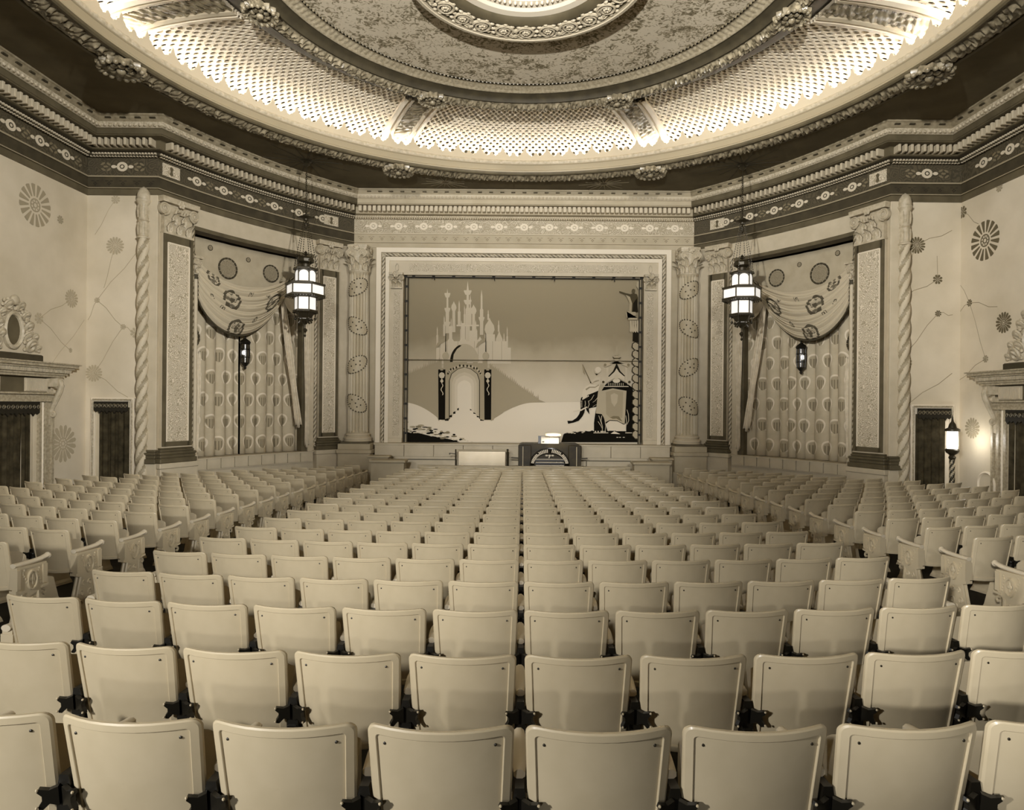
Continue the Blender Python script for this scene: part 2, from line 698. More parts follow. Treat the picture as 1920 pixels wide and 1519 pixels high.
# ---------------------------------------------------------------- entablature
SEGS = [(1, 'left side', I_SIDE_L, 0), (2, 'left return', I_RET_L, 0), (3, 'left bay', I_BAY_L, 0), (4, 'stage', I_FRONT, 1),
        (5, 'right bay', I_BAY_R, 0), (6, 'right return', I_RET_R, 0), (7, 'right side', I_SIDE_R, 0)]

PROF_CROWN = [(0.30, ZC - 0.0), (0.86, ZC), (0.86, ZC - 0.035), (0.83, ZC - 0.05), (0.80, ZC - 0.09), (0.755, ZC - 0.13), (0.74, ZC - 0.145)]
PROF_EGG = [(0.74, ZC - 0.145), (0.735, ZC - 0.17), (0.715, ZC - 0.215), (0.68, ZC - 0.245), (0.66, ZC - 0.255)]
PROF_CORONA = [(0.66, ZC - 0.255), (0.645, ZC - 0.27), (0.645, ZC - 0.385), (0.625, ZC - 0.39), (0.61, ZC - 0.41), (0.36, ZC - 0.415), (0.34, ZC - 0.43), (0.34, ZC - 0.62), (0.30, ZC - 0.63)]
PROF_BED = [(0.30, ZC - 0.63), (0.16, ZC - 0.635), (0.15, ZC - 0.70), (0.09, ZC - 0.71), (0.0, ZC - 0.71)]
Z_FR1, Z_FR0 = ZC - 0.72, 8.09
PROF_FRIEZE = [(0.015, Z_FR1), (0.015, Z_FR0)]
PROF_FILLET = [(0.015, Z_FR0), (0.05, Z_FR0 - 0.01), (0.05, Z_FR0 - 0.05), (0.03, Z_FR0 - 0.06), (0.03, 7.80)]
PROF_ARCH = [(0.03, 7.80), (0.06, 7.79), (0.06, 7.77), (0.02, 7.76), (0.02, Z_ENT), (-0.05, Z_ENT)]


def path_points(seg, off, pitch, inset=0.1):
    """Evenly spaced stations along one run: (point, tangent angle)."""
    pts = []
    for i in range(seg[0], seg[1] + 1):
        nx, ny = mitre(i)
        pts.append(Vector((PATH[i][0] + nx * off, PATH[i][1] + ny * off, 0)))
    L = [0.0]
    for i in range(1, len(pts)):
        L.append(L[-1] + (pts[i] - pts[i - 1]).length)
    tot = L[-1]
    n = max(1, int((tot - 2 * inset) / pitch))
    st = (tot - n * pitch) / 2
    out = []
    for k in range(n + 1):
        s_ = st + k * pitch
        i = 1
        while i < len(L) - 1 and L[i] < s_:
            i += 1
        u = (s_ - L[i - 1]) / max(L[i] - L[i - 1], 1e-9)
        p = pts[i - 1].lerp(pts[i], u)
        d = (pts[i] - pts[i - 1]).normalized()
        out.append((p, math.atan2(d.y, d.x)))
    return out


# modillion block: local x along the wall, -y toward the hall
b = MB()
b.bbox((-0.052, -0.20, -0.17), (0.052, 0.06, 0.0), 0.012)
ME_MOD_L = b.mesh('modillion', M_CREAM, smooth=False)
b = MB()
b.bbox((-0.032, -0.20, -0.17), (0.032, 0.06, 0.0), 0.01)
ME_MOD_D = b.mesh('modillion', mat('cornice_block_paint', 0.72, 0.6), smooth=False)


def medallion_mesh(m_body, m_ring):
    b = MB()
    def ell(rx, rz, d, cx=0.0, n=14):
        b.prism([(cx + rx * math.cos(2 * PI * k / n), rz * math.sin(2 * PI * k / n)) for k in range(n)], -d, 0.0)
    ell(0.105, 0.10, 0.012)
    ell(0.05, 0.035, 0.010, -0.165, 10)
    ell(0.05, 0.035, 0.010, 0.165, 10)
    ell(0.025, 0.018, 0.010, -0.115, 8)
    b.cur = 1
    n = 14
    P = []
    for k in range(n):
        a = 2 * PI * k / n
        P.append([(0.048 * math.cos(a), -0.013, 0.048 * math.sin(a)), (0.048 * math.cos(a), -0.018, 0.048 * math.sin(a)),
                  (0.030 * math.cos(a), -0.018, 0.030 * math.sin(a)), (0.030 * math.cos(a), -0.013, 0.030 * math.sin(a))])
    b.grid(P, closed_u=True, closed_v=True)
    return b.mesh('frieze_medallion', [m_body, m_ring], smooth=False)


ME_MED_D = medallion_mesh(mat('medallion_paint', 0.80, 0.7), M_BROWN2)
ME_MED_L = medallion_mesh(mat('stage_medallion_paint', 0.86, 0.7), M_FILI_LT)


def leafpair_mesh(m):
    b = MB()
    for cx, cz, ang in ((-0.07, 0.07, 0.5), (0.07, 0.06, -0.5), (-0.06, -0.07, -0.5), (0.08, -0.07, 0.6), (0.0, 0.0, 0.0)):
        n = 8
        o = []
        for k in range(n):
            a = 2 * PI * k / n
            x, z = 0.06 * math.cos(a), 0.026 * math.sin(a)
            o.append((cx + x * math.cos(ang) - z * math.sin(ang), cz + x * math.sin(ang) + z * math.cos(ang)))
        b.prism(o, -0.006, 0.0)
    return b.mesh('frieze_leaf_spray', m, smooth=False)


ME_LEAF_D = leafpair_mesh(mat('leaf_spray_paint', 0.47, 0.7))
ME_LEAF_L = leafpair_mesh(mat('stage_leaf_spray_paint', 0.64, 0.7))


def cross_mesh(m):
    b = MB()
    for dx, dz in ((0.03, 0), (-0.03, 0), (0, 0.03), (0, -0.03)):
        b.prism([(dx - 0.02, dz), (dx, dz - 0.02), (dx + 0.02, dz), (dx, dz + 0.02)], -0.005, 0)
    b.prism([(-0.09, 0.055), (-0.03, 0.055), (-0.03, 0.07), (-0.09, 0.07)], -0.005, 0)
    b.prism([(0.03, 0.055), (0.09, 0.055), (0.09, 0.07), (0.03, 0.07)], -0.005, 0)
    return b.mesh('painted_cross', m, smooth=False)


ME_CROSS_L = cross_mesh(mat('cross_paint', 0.52, 0.7))
ME_CROSS_D = cross_mesh(mat('dark_cross_paint', 0.18, 0.7))

trims = {}
for num, what, seg, light in SEGS:
    m_up = M_CREAM
    root = struct('trim_%d' % num, label='entablature above the ' + what + ' wall')
    trims[num] = root
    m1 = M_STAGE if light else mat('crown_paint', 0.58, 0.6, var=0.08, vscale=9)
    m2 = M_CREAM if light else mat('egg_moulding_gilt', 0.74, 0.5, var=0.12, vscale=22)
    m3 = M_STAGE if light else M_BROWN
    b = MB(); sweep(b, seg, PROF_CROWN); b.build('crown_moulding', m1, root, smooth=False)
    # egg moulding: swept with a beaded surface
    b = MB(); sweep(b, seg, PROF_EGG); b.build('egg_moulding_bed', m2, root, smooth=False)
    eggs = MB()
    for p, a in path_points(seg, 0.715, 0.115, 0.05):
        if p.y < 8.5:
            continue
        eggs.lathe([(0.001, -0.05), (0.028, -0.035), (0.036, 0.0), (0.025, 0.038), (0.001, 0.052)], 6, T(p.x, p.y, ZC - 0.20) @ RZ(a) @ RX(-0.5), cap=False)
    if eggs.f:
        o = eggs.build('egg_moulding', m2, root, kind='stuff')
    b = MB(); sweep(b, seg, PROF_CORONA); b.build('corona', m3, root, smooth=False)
    # small painted knots along the crown
    b = MB()
    for k, (p, a) in enumerate(path_points(seg, 0.80, 0.34, 0.2)):
        if p.y < 8.5:
            continue
        b.box((-0.06, -0.05, -0.012), (0.06, 0.03, 0.012), T(p.x, p.y, ZC - 0.085) @ RZ(a))
    if b.f:
        b.build('crown_knots', M_BROWN if light else M_BROWN2, root, kind='stuff', smooth=False)
    b = MB(); sweep(b, seg, PROF_BED); b.build('bed_moulding', m3 if light else M_BROWN2, root, smooth=False)
    for p, a in path_points(seg, 0.345, 0.148, 0.12):
        if p.y < 9.5:
            continue
        inst('modillion', ME_MOD_L if light else ME_MOD_D, root, T(p.x, p.y, ZC - 0.425) @ RZ(a))
    b = MB()
    for row, (of, z) in enumerate(((0.17, ZC - 0.668), (0.10, ZC - 0.705))):
        for k, (p, a) in enumerate(path_points(seg, of, 0.074, 0.05)):
            if p.y < 9.5:
                continue
            b.box((-0.016, -0.03, -0.02), (0.020, 0.02, 0.018), T(p.x, p.y, z) @ RZ(a))
    if b.f:
        b.build('dentil_band', M_CREAM, root, kind='stuff', smooth=False)
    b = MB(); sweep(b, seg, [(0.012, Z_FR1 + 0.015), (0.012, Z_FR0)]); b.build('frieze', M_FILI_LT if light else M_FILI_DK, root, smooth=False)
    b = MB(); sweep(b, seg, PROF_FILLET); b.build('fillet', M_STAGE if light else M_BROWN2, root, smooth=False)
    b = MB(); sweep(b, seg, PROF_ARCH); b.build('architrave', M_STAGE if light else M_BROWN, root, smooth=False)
    b = MB(); sweep(b, seg, [(0.052, Z_FR0 - 0.012), (0.058, Z_FR0 - 0.03), (0.052, Z_FR0 - 0.048)])
    sweep(b, seg, [(0.0615, 7.79), (0.066, 7.78), (0.0615, 7.77)])
    b.build('pale_beading', mat('beading_paint', 0.60, 0.6) if not light else M_CREAM, root, smooth=False)
    # frieze ornaments
    zc = (Z_FR1 + Z_FR0) / 2
    stations = path_points(seg, 0.014, 0.80, 0.75 if num in (3, 5) else 0.45)
    if num in (2, 6):
        mid = (Vector((PATH[seg[0]][0], PATH[seg[0]][1], 0)) + Vector((PATH[seg[1]][0], PATH[seg[1]][1], 0))) / 2
        stations = [(Vector((mid.x, mid.y - 0.014, 0)), 0.0)]
    for p, a in stations:
        if p.y < 9.5:
            continue
        inst('frieze_medallion', ME_MED_L if light else ME_MED_D, root, T(p.x, p.y, zc) @ RZ(a) @ SCL(1.25, 1, 1.15))
        for dx in ((-0.4, 0.4) if num in (2, 6) else (0.4,)):
            q = T(p.x, p.y, zc) @ RZ(a) @ T(dx, 0, 0)
            inst('frieze_leaf_spray', ME_LEAF_L if light else ME_LEAF_D, root, q)
    # square pale panels at the ends of the bay friezes
    if num in (3, 5):
        sd = -1 if num == 3 else 1
        for t, lab in ((0.055, None), (0.87, None)):
            b = MB()
            b.prism([(-0.24, -0.15), (0.24, -0.15), (0.24, 0.15), (-0.24, 0.15)], -0.02, 0.0)
            b.cur = 1
            b.prism([(-0.05, -0.08), (0.0, -0.11), (0.05, -0.08), (0.03, 0.0), (0.05, 0.08), (0.0, 0.11), (-0.05, 0.08), (-0.03, 0.0)], -0.024, -0.02)
            b.build('frieze_panel', [M_FILI, M_BROWN], root, smooth=False, M=bay_frame(t, 0.02, zc, sd))
    # crosses along the lower band
    if num in (2, 4, 6):
        for p, a in path_points(seg, 0.032, 0.335, 0.15):
            inst('painted_cross', ME_CROSS_L if light else ME_CROSS_D, root, T(p.x, p.y, 7.89) @ RZ(a))

# ---------------------------------------------------------------- proscenium frame (part of the stage wall)


def frame3(b, x0, z1, w, d0, d1, zb=OZ0):
    """Three-sided frame member: outer half width x0, outer top z1, width w, from y=d1 (front) to d0."""
    b.box((-x0, d1, zb), (-x0 + w, d0, z1 - w))
    b.box((x0 - w, d1, zb), (x0, d0, z1 - w))
    b.box((-x0, d1, z1 - w), (x0, d0, z1))


b = MB(); frame3(b, 4.68, 7.60, 0.15, YP, YP - 0.10); b.build('frame_outer_band', M_WHITE, wall_stage, smooth=False)
b = MB(); frame3(b, 4.53, 7.45, 0.14, YP, YP - 0.03); b.build('frame_cavetto', M_STAGE, wall_stage, smooth=False)
b = MB(); frame3(b, 4.39, 7.31, 0.12, YP, YP - 0.09); b.build('frame_inner_band', M_WHITE, wall_stage, smooth=False)
b = MB(); frame3(b, 4.27, 7.19, 0.44, YP, YP - 0.05); b.build('frame_panel', M_CREAM, wall_stage, smooth=False)
# rope moulding


def rope(p0, p1, r=0.05, pitch=0.19, two=True):
    p0, p1 = Vector(p0), Vector(p1)
    L = (p1 - p0).length
    n = int(L / 0.036)
    d = (p1 - p0).normalized()
    up = Vector((0, -1, 0)) if abs(d.y) < 0.9 else Vector((1, 0, 0))
    s1 = d.cross(up).normalized()
    s2 = d.cross(s1)
    b = MB()
    m = 26 if r > 0.1 else 12
    P = []
    for i in range(n + 1):
        l = L * i / n
        row = []
        for j in range(m):
            a = 2 * PI * j / m
            rr = r * (0.68 + 0.42 * abs(math.sin(a * 1.5 - l / pitch * PI * 1.5)) ** 0.7)
            row.append(tuple(p0 + d * l + (s1 * math.cos(a) + s2 * math.sin(a)) * rr))
        P.append(row)
    b.grid(P, closed_v=True)
    if two:
        k = 0
        for i in range(n):
            for j in range(m):
                a, l = 2 * PI * (j + 0.5) / m, L * (i + 0.5) / n
                b.mi[k] = 1 if abs(math.sin(a * 1.5 - l / pitch * PI * 1.5)) < 0.62 else 0
                k += 1
    return b


for a_, c_ in (((-4.46, YP - 0.05, OZ0), (-4.46, YP - 0.05, 7.38)), ((4.46, YP - 0.05, OZ0), (4.46, YP - 0.05, 7.38)), ((-4.46, YP - 0.05, 7.38), (4.46, YP - 0.05, 7.38))):
    rope(a_, c_, 0.055, 0.2).build('rope_moulding', [M_CREAM, M_GILTDARK], wall_stage, angle=1.2)
b = MB()
b.box((-3.63, YP - 0.062, 6.86), (3.63, YP - 0.05, 7.10))
b.box((-4.13, YP - 0.062, 1.62), (-3.93, YP - 0.05, 6.22))
b.box((3.93, YP - 0.062, 1.62), (4.13, YP - 0.05, 6.22))
b.build('frame_filigree', M_FILI_F, wall_stage, smooth=False)
for s_ in (-1, 1):
    b = MB()
    for k in range(16):
        pass
    n = 14
    P = []
    for k in range(n):
        a = 2 * PI * k / n
        P.append([(s_ * 4.03 + q * 0.06 * math.cos(a), YP - dd, 6.98 + q * 0.13 * math.sin(a)) for q, dd in ((1, 0.05), (1, 0.075), (0.75, 0.075), (0.75, 0.05))])
    b.grid(P, closed_u=True, closed_v=True)
    b.build('corner_cartouche', M_GILT, wall_stage, smooth=False)
    # plinth under the inner pilaster
    b = MB(); b.bbox((s_ * 4.05 - 0.22, YP - 0.09, OZ0), (s_ * 4.05 + 0.22, YP - 0.04, 1.56), 0.01)
    b.build('frame_plinth', M_CREAM, wall_stage, smooth=False)


def mottle_nodes(m):
    """Painted foliage: flecks gathered in clusters over a plain ground."""
    nt = m.node_tree
    bs = nt.nodes['Principled BSDF']
    tc = nt.nodes.new('ShaderNodeTexCoord')
    n1 = nt.nodes.new('ShaderNodeTexNoise')
    n1.inputs['Scale'].default_value = 9.0
    n1.inputs['Detail'].default_value = 6
    n1.inputs['Distortion'].default_value = 1.6
    n2 = nt.nodes.new('ShaderNodeTexNoise')
    n2.inputs['Scale'].default_value = 2.2
    n2.inputs['Detail'].default_value = 2
    for n in (n1, n2):
        nt.links.new(tc.outputs['Object'], n.inputs['Vector'])
    ad = nt.nodes.new('ShaderNodeMath')
    ad.operation = 'MULTIPLY_ADD'
    ad.inputs[1].default_value = 0.45
    nt.links.new(n2.outputs['Fac'], ad.inputs[0])
    nt.links.new(n1.outputs['Fac'], ad.inputs[2])
    r = nt.nodes.new('ShaderNodeValToRGB')
    e = r.color_ramp.elements
    e[0].position, e[0].color = 0.72, sep(0.82)
    e[1].position, e[1].color = 0.90, sep(0.42)
    q = e.new(0.79)
    q.color = sep(0.62)
    nt.links.new(ad.outputs[0], r.inputs['Fac'])
    nt.links.new(r.outputs['Color'], bs.inputs['Base Color'])


mottle_nodes(M_MOTTLE)

# ---------------------------------------------------------------- dome
dome = struct('ceiling_dome', label='round coffered dome with a lit cove')
dome.location = (0, DY, 0)


def carved_ring(name, r0, r1, z0, z1, sag, amp, m, parent, nth=1500, motif=96):
    """Foliage-carved torus band between radii r0 and r1, bulging down by sag."""
    K = 11
    th = np.linspace(0, 2 * PI, nth, endpoint=False)
    P = np.zeros((nth, K, 3))
    for k in range(K):
        u = k / (K - 1)
        r = r0 + (r1 - r0) * u
        z = z0 + (z1 - z0) * u - sag * math.sin(PI * u)
        env = math.sin(PI * u) ** 0.5
        ph = th * motif
        rel = (0.9 * np.abs(np.sin(ph + 2.6 * math.sin(7 * u))) ** 0.6 + 0.5 * np.sin(2.0 * ph + 9 * u + 1.5 * np.sin(ph)) * math.sin(5 * u) + 0.45 * np.sin(3.0 * ph - 14 * u + 1.3 * np.sin(ph * .5)) - 0.5)
        z = z - amp * env * rel
        rr = r + 0.3 * amp * env * np.sin(3.7 * ph + 8 * u)
        P[:, k, 0] = rr * np.cos(th)
        P[:, k, 1] = rr * np.sin(th)
        P[:, k, 2] = z
    b = MB()
    b.grid(P.tolist(), closed_u=True)
    return b.build(name, m, parent, angle=1.0)


M_CARVE_OUT = mat('outer_ring_gilt', 0.50, 0.33, 0.6, var=0.2, vscale=9)
M_CARVE_IN = mat('inner_ring_gilt', 0.52, 0.33, 0.6, var=0.2, vscale=9)
carved_ring('carved_ring', R_LIP + 0.07, R_OUT, ZC - 0.01, ZC + 0.01, 0.10, 0.06, M_CARVE_OUT, dome, 2800, 124)
b = MB()
b.lathe([(R_OUT + 0.10, ZC + 0.0), (R_OUT + 0.08, ZC - 0.03), (R_OUT, ZC - 0.035), (R_OUT - 0.02, ZC + 0.01)], 192, cap=False)
b.build('ring_fillet', M_BROWN, dome)
b = MB()
b.lathe([(R_LIP + 0.09, ZC + 0.0), (R_LIP + 0.085, ZC - 0.07), (R_LIP + 0.03, ZC - 0.075), (R_LIP, ZC - 0.05), (R_LIP - 0.01, ZC + 0.0)], 192, cap=False)
b.build('lip_fillet', M_BROWN, dome)
b = MB()
b.lathe([(R_LIP - 0.01, ZC), (R_LIP - 0.015, ZC + 0.03), (R_LIP + 0.02, ZC + 0.06), (R_LIP + 0.02, ZC + 0.20), (R_LIP - 0.0, ZC + 0.215), (R_LIP - 0.0, ZC + 0.235)], 192, cap=False)
b.build('lip_band', mat('lip_paint', 0.62, 0.5), dome)
b = MB()
NE = 252
b.lathe([(R_LIP + 0.0, ZC + 0.235), (R_LIP - 0.02, ZC + 0.26), (R_LIP - 0.03, ZC + 0.29), (R_LIP - 0.015, ZC + 0.325), (R_LIP + 0.02, ZC + 0.345)], NE * 4, cap=False,
        mod=lambda a, k, r, z: (r + (0.0 if k in (0, 4) else 0.026 * abs(math.sin(a * NE / 2)) - 0.012), z))
b.build('egg_and_dart', mat('egg_dart_gilt', 0.76, 0.5, var=0.08, vscale=12), dome, angle=1.2)
# trough that hides the cove lamps
b = MB()
b.lathe([(R_LIP + 0.02, ZC + 0.345), (R_LIP + 0.06, ZC + 0.345), (R_LIP + 0.06, ZC + 0.18), (R_OUT + 0.22, ZC + 0.18), (R_OUT + 0.22, 9.80), (8.46, 9.82)], 192, cap=False)
b.build('cove_trough', M_LATTICE, dome)
b = MB()
b.lathe([(8.08 + 0.03 * math.cos(a), 9.69 + 0.03 * math.sin(a)) for a in [2 * PI * k / 6 for k in range(7)]], 192, cap=False)
b.build('cove_lamp_tube', M_COVE, dome)

# cresting: tall and short palmettes round the rim
def palmette(pts, d):
    b = MB()
    o = [(x, z) for x, z in pts] + [(-x, z) for x, z in reversed(pts) if x > 1e-6]
    n = len(o)
    b.prism(o, -d, d)
    return b


M_CREST = mat('cresting_plaster', 0.78, 0.6)
big = palmette([(0.318, 0.0), (0.315, 0.06), (0.25, 0.065), (0.26, 0.10), (0.19, 0.115), (0.18, 0.15), (0.115, 0.17), (0.105, 0.21), (0.055, 0.24), (0.035, 0.31), (0.0, 0.385)], 0.018)
big.cur = 0
big.ball((0, 0.025, 0.10), 0.05, 8, 5, (1.0, 0.5, 1.3))
big.ball((0, 0.025, 0.21), 0.03, 8, 5, (0.8, 0.5, 1.6))
ME_BIG = big.mesh('crest_palmette', M_CREST, smooth=False)
sm = palmette([(0.17, 0.0), (0.175, 0.06), (0.11, 0.08), (0.12, 0.13), (0.06, 0.15), (0.05, 0.19), (0.0, 0.235)], 0.016)
ME_SM = sm.mesh('crest_bud', M_CREST, smooth=False)
NCR = 77
for k in range(NCR):
    for half, me, nm in ((0, ME_BIG, 'crest_palmette'), (0.5, ME_SM, 'crest_bud')):
        a = 2 * PI * (k + half) / NCR + PI / 2
        if math.sin(a) < -0.62:
            continue
        inst(nm, me, dome, T(R_LIP * 1.003 * math.cos(a) + 0.02 * math.cos(a), R_LIP * 1.003 * math.sin(a) + 0.02 * math.sin(a), ZC + 0.34) @ RZ(a - PI / 2))

# lattice cove
PROFL = [(8.46, 9.82), (8.22, 9.98), (7.85, 10.07), (7.35, 10.13), (6.80, 10.15), (6.28, 10.15), (5.72, 10.12)]
_L = [0.0]
for i in range(1, len(PROFL)):
    _L.append(_L[-1] + math.hypot(PROFL[i][0] - PROFL[i - 1][0], PROFL[i][1] - PROFL[i - 1][1]))
LTOT = _L[-1]


def cove(s, off=0.0):
    s = min(max(s, 0.0), LTOT)
    r = float(np.interp(s, _L, [p[0] for p in PROFL]))
    z = float(np.interp(s, _L, [p[1] for p in PROFL]))
    e = 0.25
    r2 = float(np.interp(min(s + e, LTOT), _L, [p[0] for p in PROFL])) - float(np.interp(max(s - e, 0), _L, [p[0] for p in PROFL]))
    z2 = float(np.interp(min(s + e, LTOT), _L, [p[1] for p in PROFL])) - float(np.interp(max(s - e, 0), _L, [p[1] for p in PROFL]))
    l = math.hypot(r2, z2)
    # outward (away from the hall): up and out
    nr, nz = z2 / l, -r2 / l
    return r + nr * off, z + nz * off


NPAN, NCELL = 7, 38
NROW = 19
DTH = 2 * PI / (NPAN * NCELL)
DS = LTOT / NROW
RIB_A = [PI / 2 + 2 * PI * (k + 0.5) / 7 for k in range(7)]
HP = [(math.cos(2 * PI * k / 8), math.sin(2 * PI * k / 8)) for k in range(8)]
tabS = {}


def cpt(th, s, off):
    key = (round(s, 4), off)
    if key not in tabS:
        tabS[key] = cove(s, off)
    r, z = tabS[key]
    return (r * math.cos(th), r * math.sin(th), z)


for pnl in range(NPAN):
    b = MB()
    base = RIB_A[pnl]
    for i in range(NCELL):
        for j in range(NROW):
            th = base + (i + 0.5 * (j % 2) + 0.25) * DTH
            s = (j + 0.5) * DS
            v = [cpt(th + DTH / 2, s, 0), cpt(th, s + DS, 0), cpt(th - DTH / 2, s, 0), cpt(th, s - DS, 0)]
            for hx, hs in HP:
                v.append(cpt(th + hx * DTH * 0.30, s + hs * DS * 0.56, 0))
            for hx, hs in HP:
                v.append(cpt(th + hx * DTH * 0.28, s + hs * DS * 0.52, 0.05))
            f = []
            for q in range(4):
                c0, c1 = q, (q + 1) % 4
                f.append((c0, c1, 4 + (2 * q + 2) % 8, 4 + (2 * q + 1) % 8, 4 + 2 * q))
            for q in range(8):
                f.append((4 + q, 4 + (q + 1) % 8, 12 + (q + 1) % 8, 12 + q))
            b.add(v, f)
    b.build('lattice_panel', M_LATTICE, dome, smooth=False, kind='stuff')
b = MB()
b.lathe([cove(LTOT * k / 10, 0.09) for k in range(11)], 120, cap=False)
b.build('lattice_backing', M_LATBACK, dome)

# seven ribs: moulded borders with a carved strip between
for k, a in enumerate(RIB_A):
    if math.sin(a) < -0.8:
        pass
    def strip(w0, w1, o0, o1, m, nm, par, n=16):
        b = MB()
        P = []
        for i in range(n + 1):
            s = LTOT * i / n
            row = []
            for w, o in ((w0, 0.02), (w0, o0), (w1, o1), (w1, 0.02)):
                r, z = cove(s, -o)
                ca, sa = math.cos(a), math.sin(a)
                row.append((r * ca - w * sa, r * sa + w * ca, z))
            P.append(row)
        b.grid(P, closed_v=True)
        return b.build(nm, m, par, smooth=False)
    rib = strip(-0.40, 0.40, 0.07, 0.07, M_WHITE, 'dome_rib', dome)
    strip(-0.46, -0.36, 0.10, 0.12, M_WHITE, 'rib_border', rib)
    strip(0.36, 0.46, 0.12, 0.10, M_WHITE, 'rib_border', rib)
    strip(-0.30, -0.22, 0.115, 0.10, M_CREAM, 'rib_bead', rib)
    strip(0.22, 0.30, 0.10, 0.115, M_CREAM, 'rib_bead', rib)
    # carved strip
    b = MB()
    n, w = 90, 12
    P = []
    for i in range(n + 1):
        s = LTOT * i / n
        row = []
        for j in range(w + 1):
            u = -0.20 + 0.40 * j / w
            rel = 0.085 + 0.022 * math.sin(s * 17) * math.cos(u * 22 + 2 * math.sin(s * 8)) + 0.018 * math.sin(s * 39 + u * 30)
            r, z = cove(s, -rel)
            row.append((r * math.cos(a) - u * math.sin(a), r * math.sin(a) + u * math.cos(a), z))
        P.append(row)
    b.grid(P)
    b.build('rib_carving', mat('rib_gilt', 0.52, 0.45, 0.4, var=0.08, vscale=10), rib, angle=1.0)

# rosettes on both carved rings
def rosette_mesh(r, m):
    b = MB()
    n = 14
    P = []
    for k in range(n * 4):
        a = 2 * PI * k / (n * 4)
        q = 1 + 0.10 * math.cos(a * n / 2 * 2)
        P.append([(r * q * c * math.cos(a), r * q * c * math.sin(a), -h) for c, h in ((1.0, 0.0), (1.0, 0.06), (0.86, 0.11), (0.70, 0.07), (0.62, 0.06))])
    b.grid(P, closed_u=True)
    for k in range(8):
        a = 2 * PI * k / 8
        b.ball((0.43 * r * math.cos(a), 0.43 * r * math.sin(a), -0.08), 0.19 * r, 8, 5, (1, 1, 0.6))
    b.ball((0, 0, -0.11), 0.22 * r, 10, 6, (1, 1, 0.7))
    for k in range(18):
        a = 2 * PI * k / 18
        b.ball((0.93 * r * math.cos(a), 0.93 * r * math.sin(a), -0.10), 0.14 * r, 7, 4, (1, 1, 0.8))
    b.lathe([(0.001, -0.05), (0.66 * r, -0.05)], 20, cap=False)
    return b.mesh('ring_rosette', m, angle=0.9)


ME_ROS_O = rosette_mesh(0.40, M_CARVE_OUT)
ME_ROS_I = rosette_mesh(0.33, M_CARVE_IN)
for k in range(7):
    a = RIB_A[k]
    inst('ring_rosette', ME_ROS_O, dome, T(8.02 * math.cos(a), 8.02 * math.sin(a), ZC - 0.10) @ RZ(a))
    inst('ring_rosette', ME_ROS_I, dome, T(5.0 * math.cos(a), 5.0 * math.sin(a), 9.83) @ RZ(a) @ SCL(0.9, 1.0, 1))

# soffit between lattice and inner ring, inner ring, mouldings, flat painted top
b = MB()
b.lathe([(5.74, 10.13), (5.70, 10.10), (5.55, 10.02), (5.35, 9.95), (5.24, 9.90), (5.20, 9.87), (5.16, 9.87)], 192, cap=False)
b.build('inner_soffit', M_BROWN2, dome)
carved_ring('inner_carved_ring', 4.84, 5.16, 9.90, 9.87, 0.08, 0.05, M_CARVE_IN, dome, 2000, 84)
b = MB()
b.lathe([(4.84, 9.90), (4.82, 9.86), (4.79, 9.86), (4.77, 9.92), (4.72, 9.96), (4.60, 10.0), (4.58, 9.985)], 192, cap=False)
b.build('inner_fascia', M_BROWN2, dome)
NR = 216
b = MB()
b.lathe([(4.58, 9.985), (4.55, 9.985), (4.52, 10.01), (4.48, 10.02), (4.38, 10.045), (4.33, 10.06), (4.31, 10.045)], NR * 4, cap=False,
        mod=lambda a, k, r, z: (r, z + (0.012 * math.cos(a * NR) if k in (3, 4) else 0)))
b.build('inner_moulding', M_GILT, dome, angle=1.2)
b = MB()
for k in range(300):
    a = 2 * PI * k / 300
    b.ball((4.29 * math.cos(a), 4.29 * math.sin(a), 10.06), 0.028, 6, 4)
b.build('bead_course', M_GILTDARK, dome, kind='stuff')
b = MB()
b.lathe([(4.31, 10.075), (1.9, 10.09)], 160, cap=False)
b.build('dome_top', M_MOTTLE, dome)

# hanging centre disc
disc = MB()
disc.lathe([(2.04, 10.09), (2.04, 9.93), (2.10, 9.90), (2.12, 9.86), (2.09, 9.82), (2.03, 9.815), (2.02, 9.83), (1.98, 9.835)], 128, cap=False)
disc = disc.build('centre_disc', M_CREAM, dome)
b = MB()
b.lathe([(1.98, 9.835), (1.95, 9.87), (1.62, 9.87), (1.58, 9.84)], 96, cap=False)
b.build('disc_band', M_GILTDARK, disc)


def scroll_mesh(turn):
    b = MB()
    n = 40
    b.tube([(turn * 0.165 * (1 - 0.8 * k / n) * math.cos(2.2 * 2 * PI * k / n), 0.165 * (1 - 0.8 * k / n) * math.sin(2.2 * 2 * PI * k / n), -0.01) for k in range(n + 1)], [0.026 - 0.010 * k / n for k in range(n + 1)], 6)
    for k in range(6):
        a = 2 * PI * k / 6
        b.ball((0.04 * math.cos(a), 0.04 * math.sin(a), -0.02), 0.028, 6, 4)
    for k in range(9):
        a = 2 * PI * k / 9 + 0.2
        b.ball((turn * 0.185 * math.cos(a), 0.175 * math.sin(a), 0.0), 0.04, 6, 4, (1.2, 0.9, 0.7))
    b.tube([(0.16 * turn, 0, 0), (0.24 * turn, 0.10, -0.01), (0.33 * turn, 0.13, 0.0)], [0.03, 0.026, 0.012], 6)
    b.tube([(0.14 * turn, -0.06, 0), (0.23 * turn, -0.12, -0.01), (0.31 * turn, -0.10, 0.0)], [0.03, 0.026, 0.012], 6)
    return b.mesh('scroll', mat('disc_scroll_gilt', 0.74, 0.4, 0.5), angle=0.9)


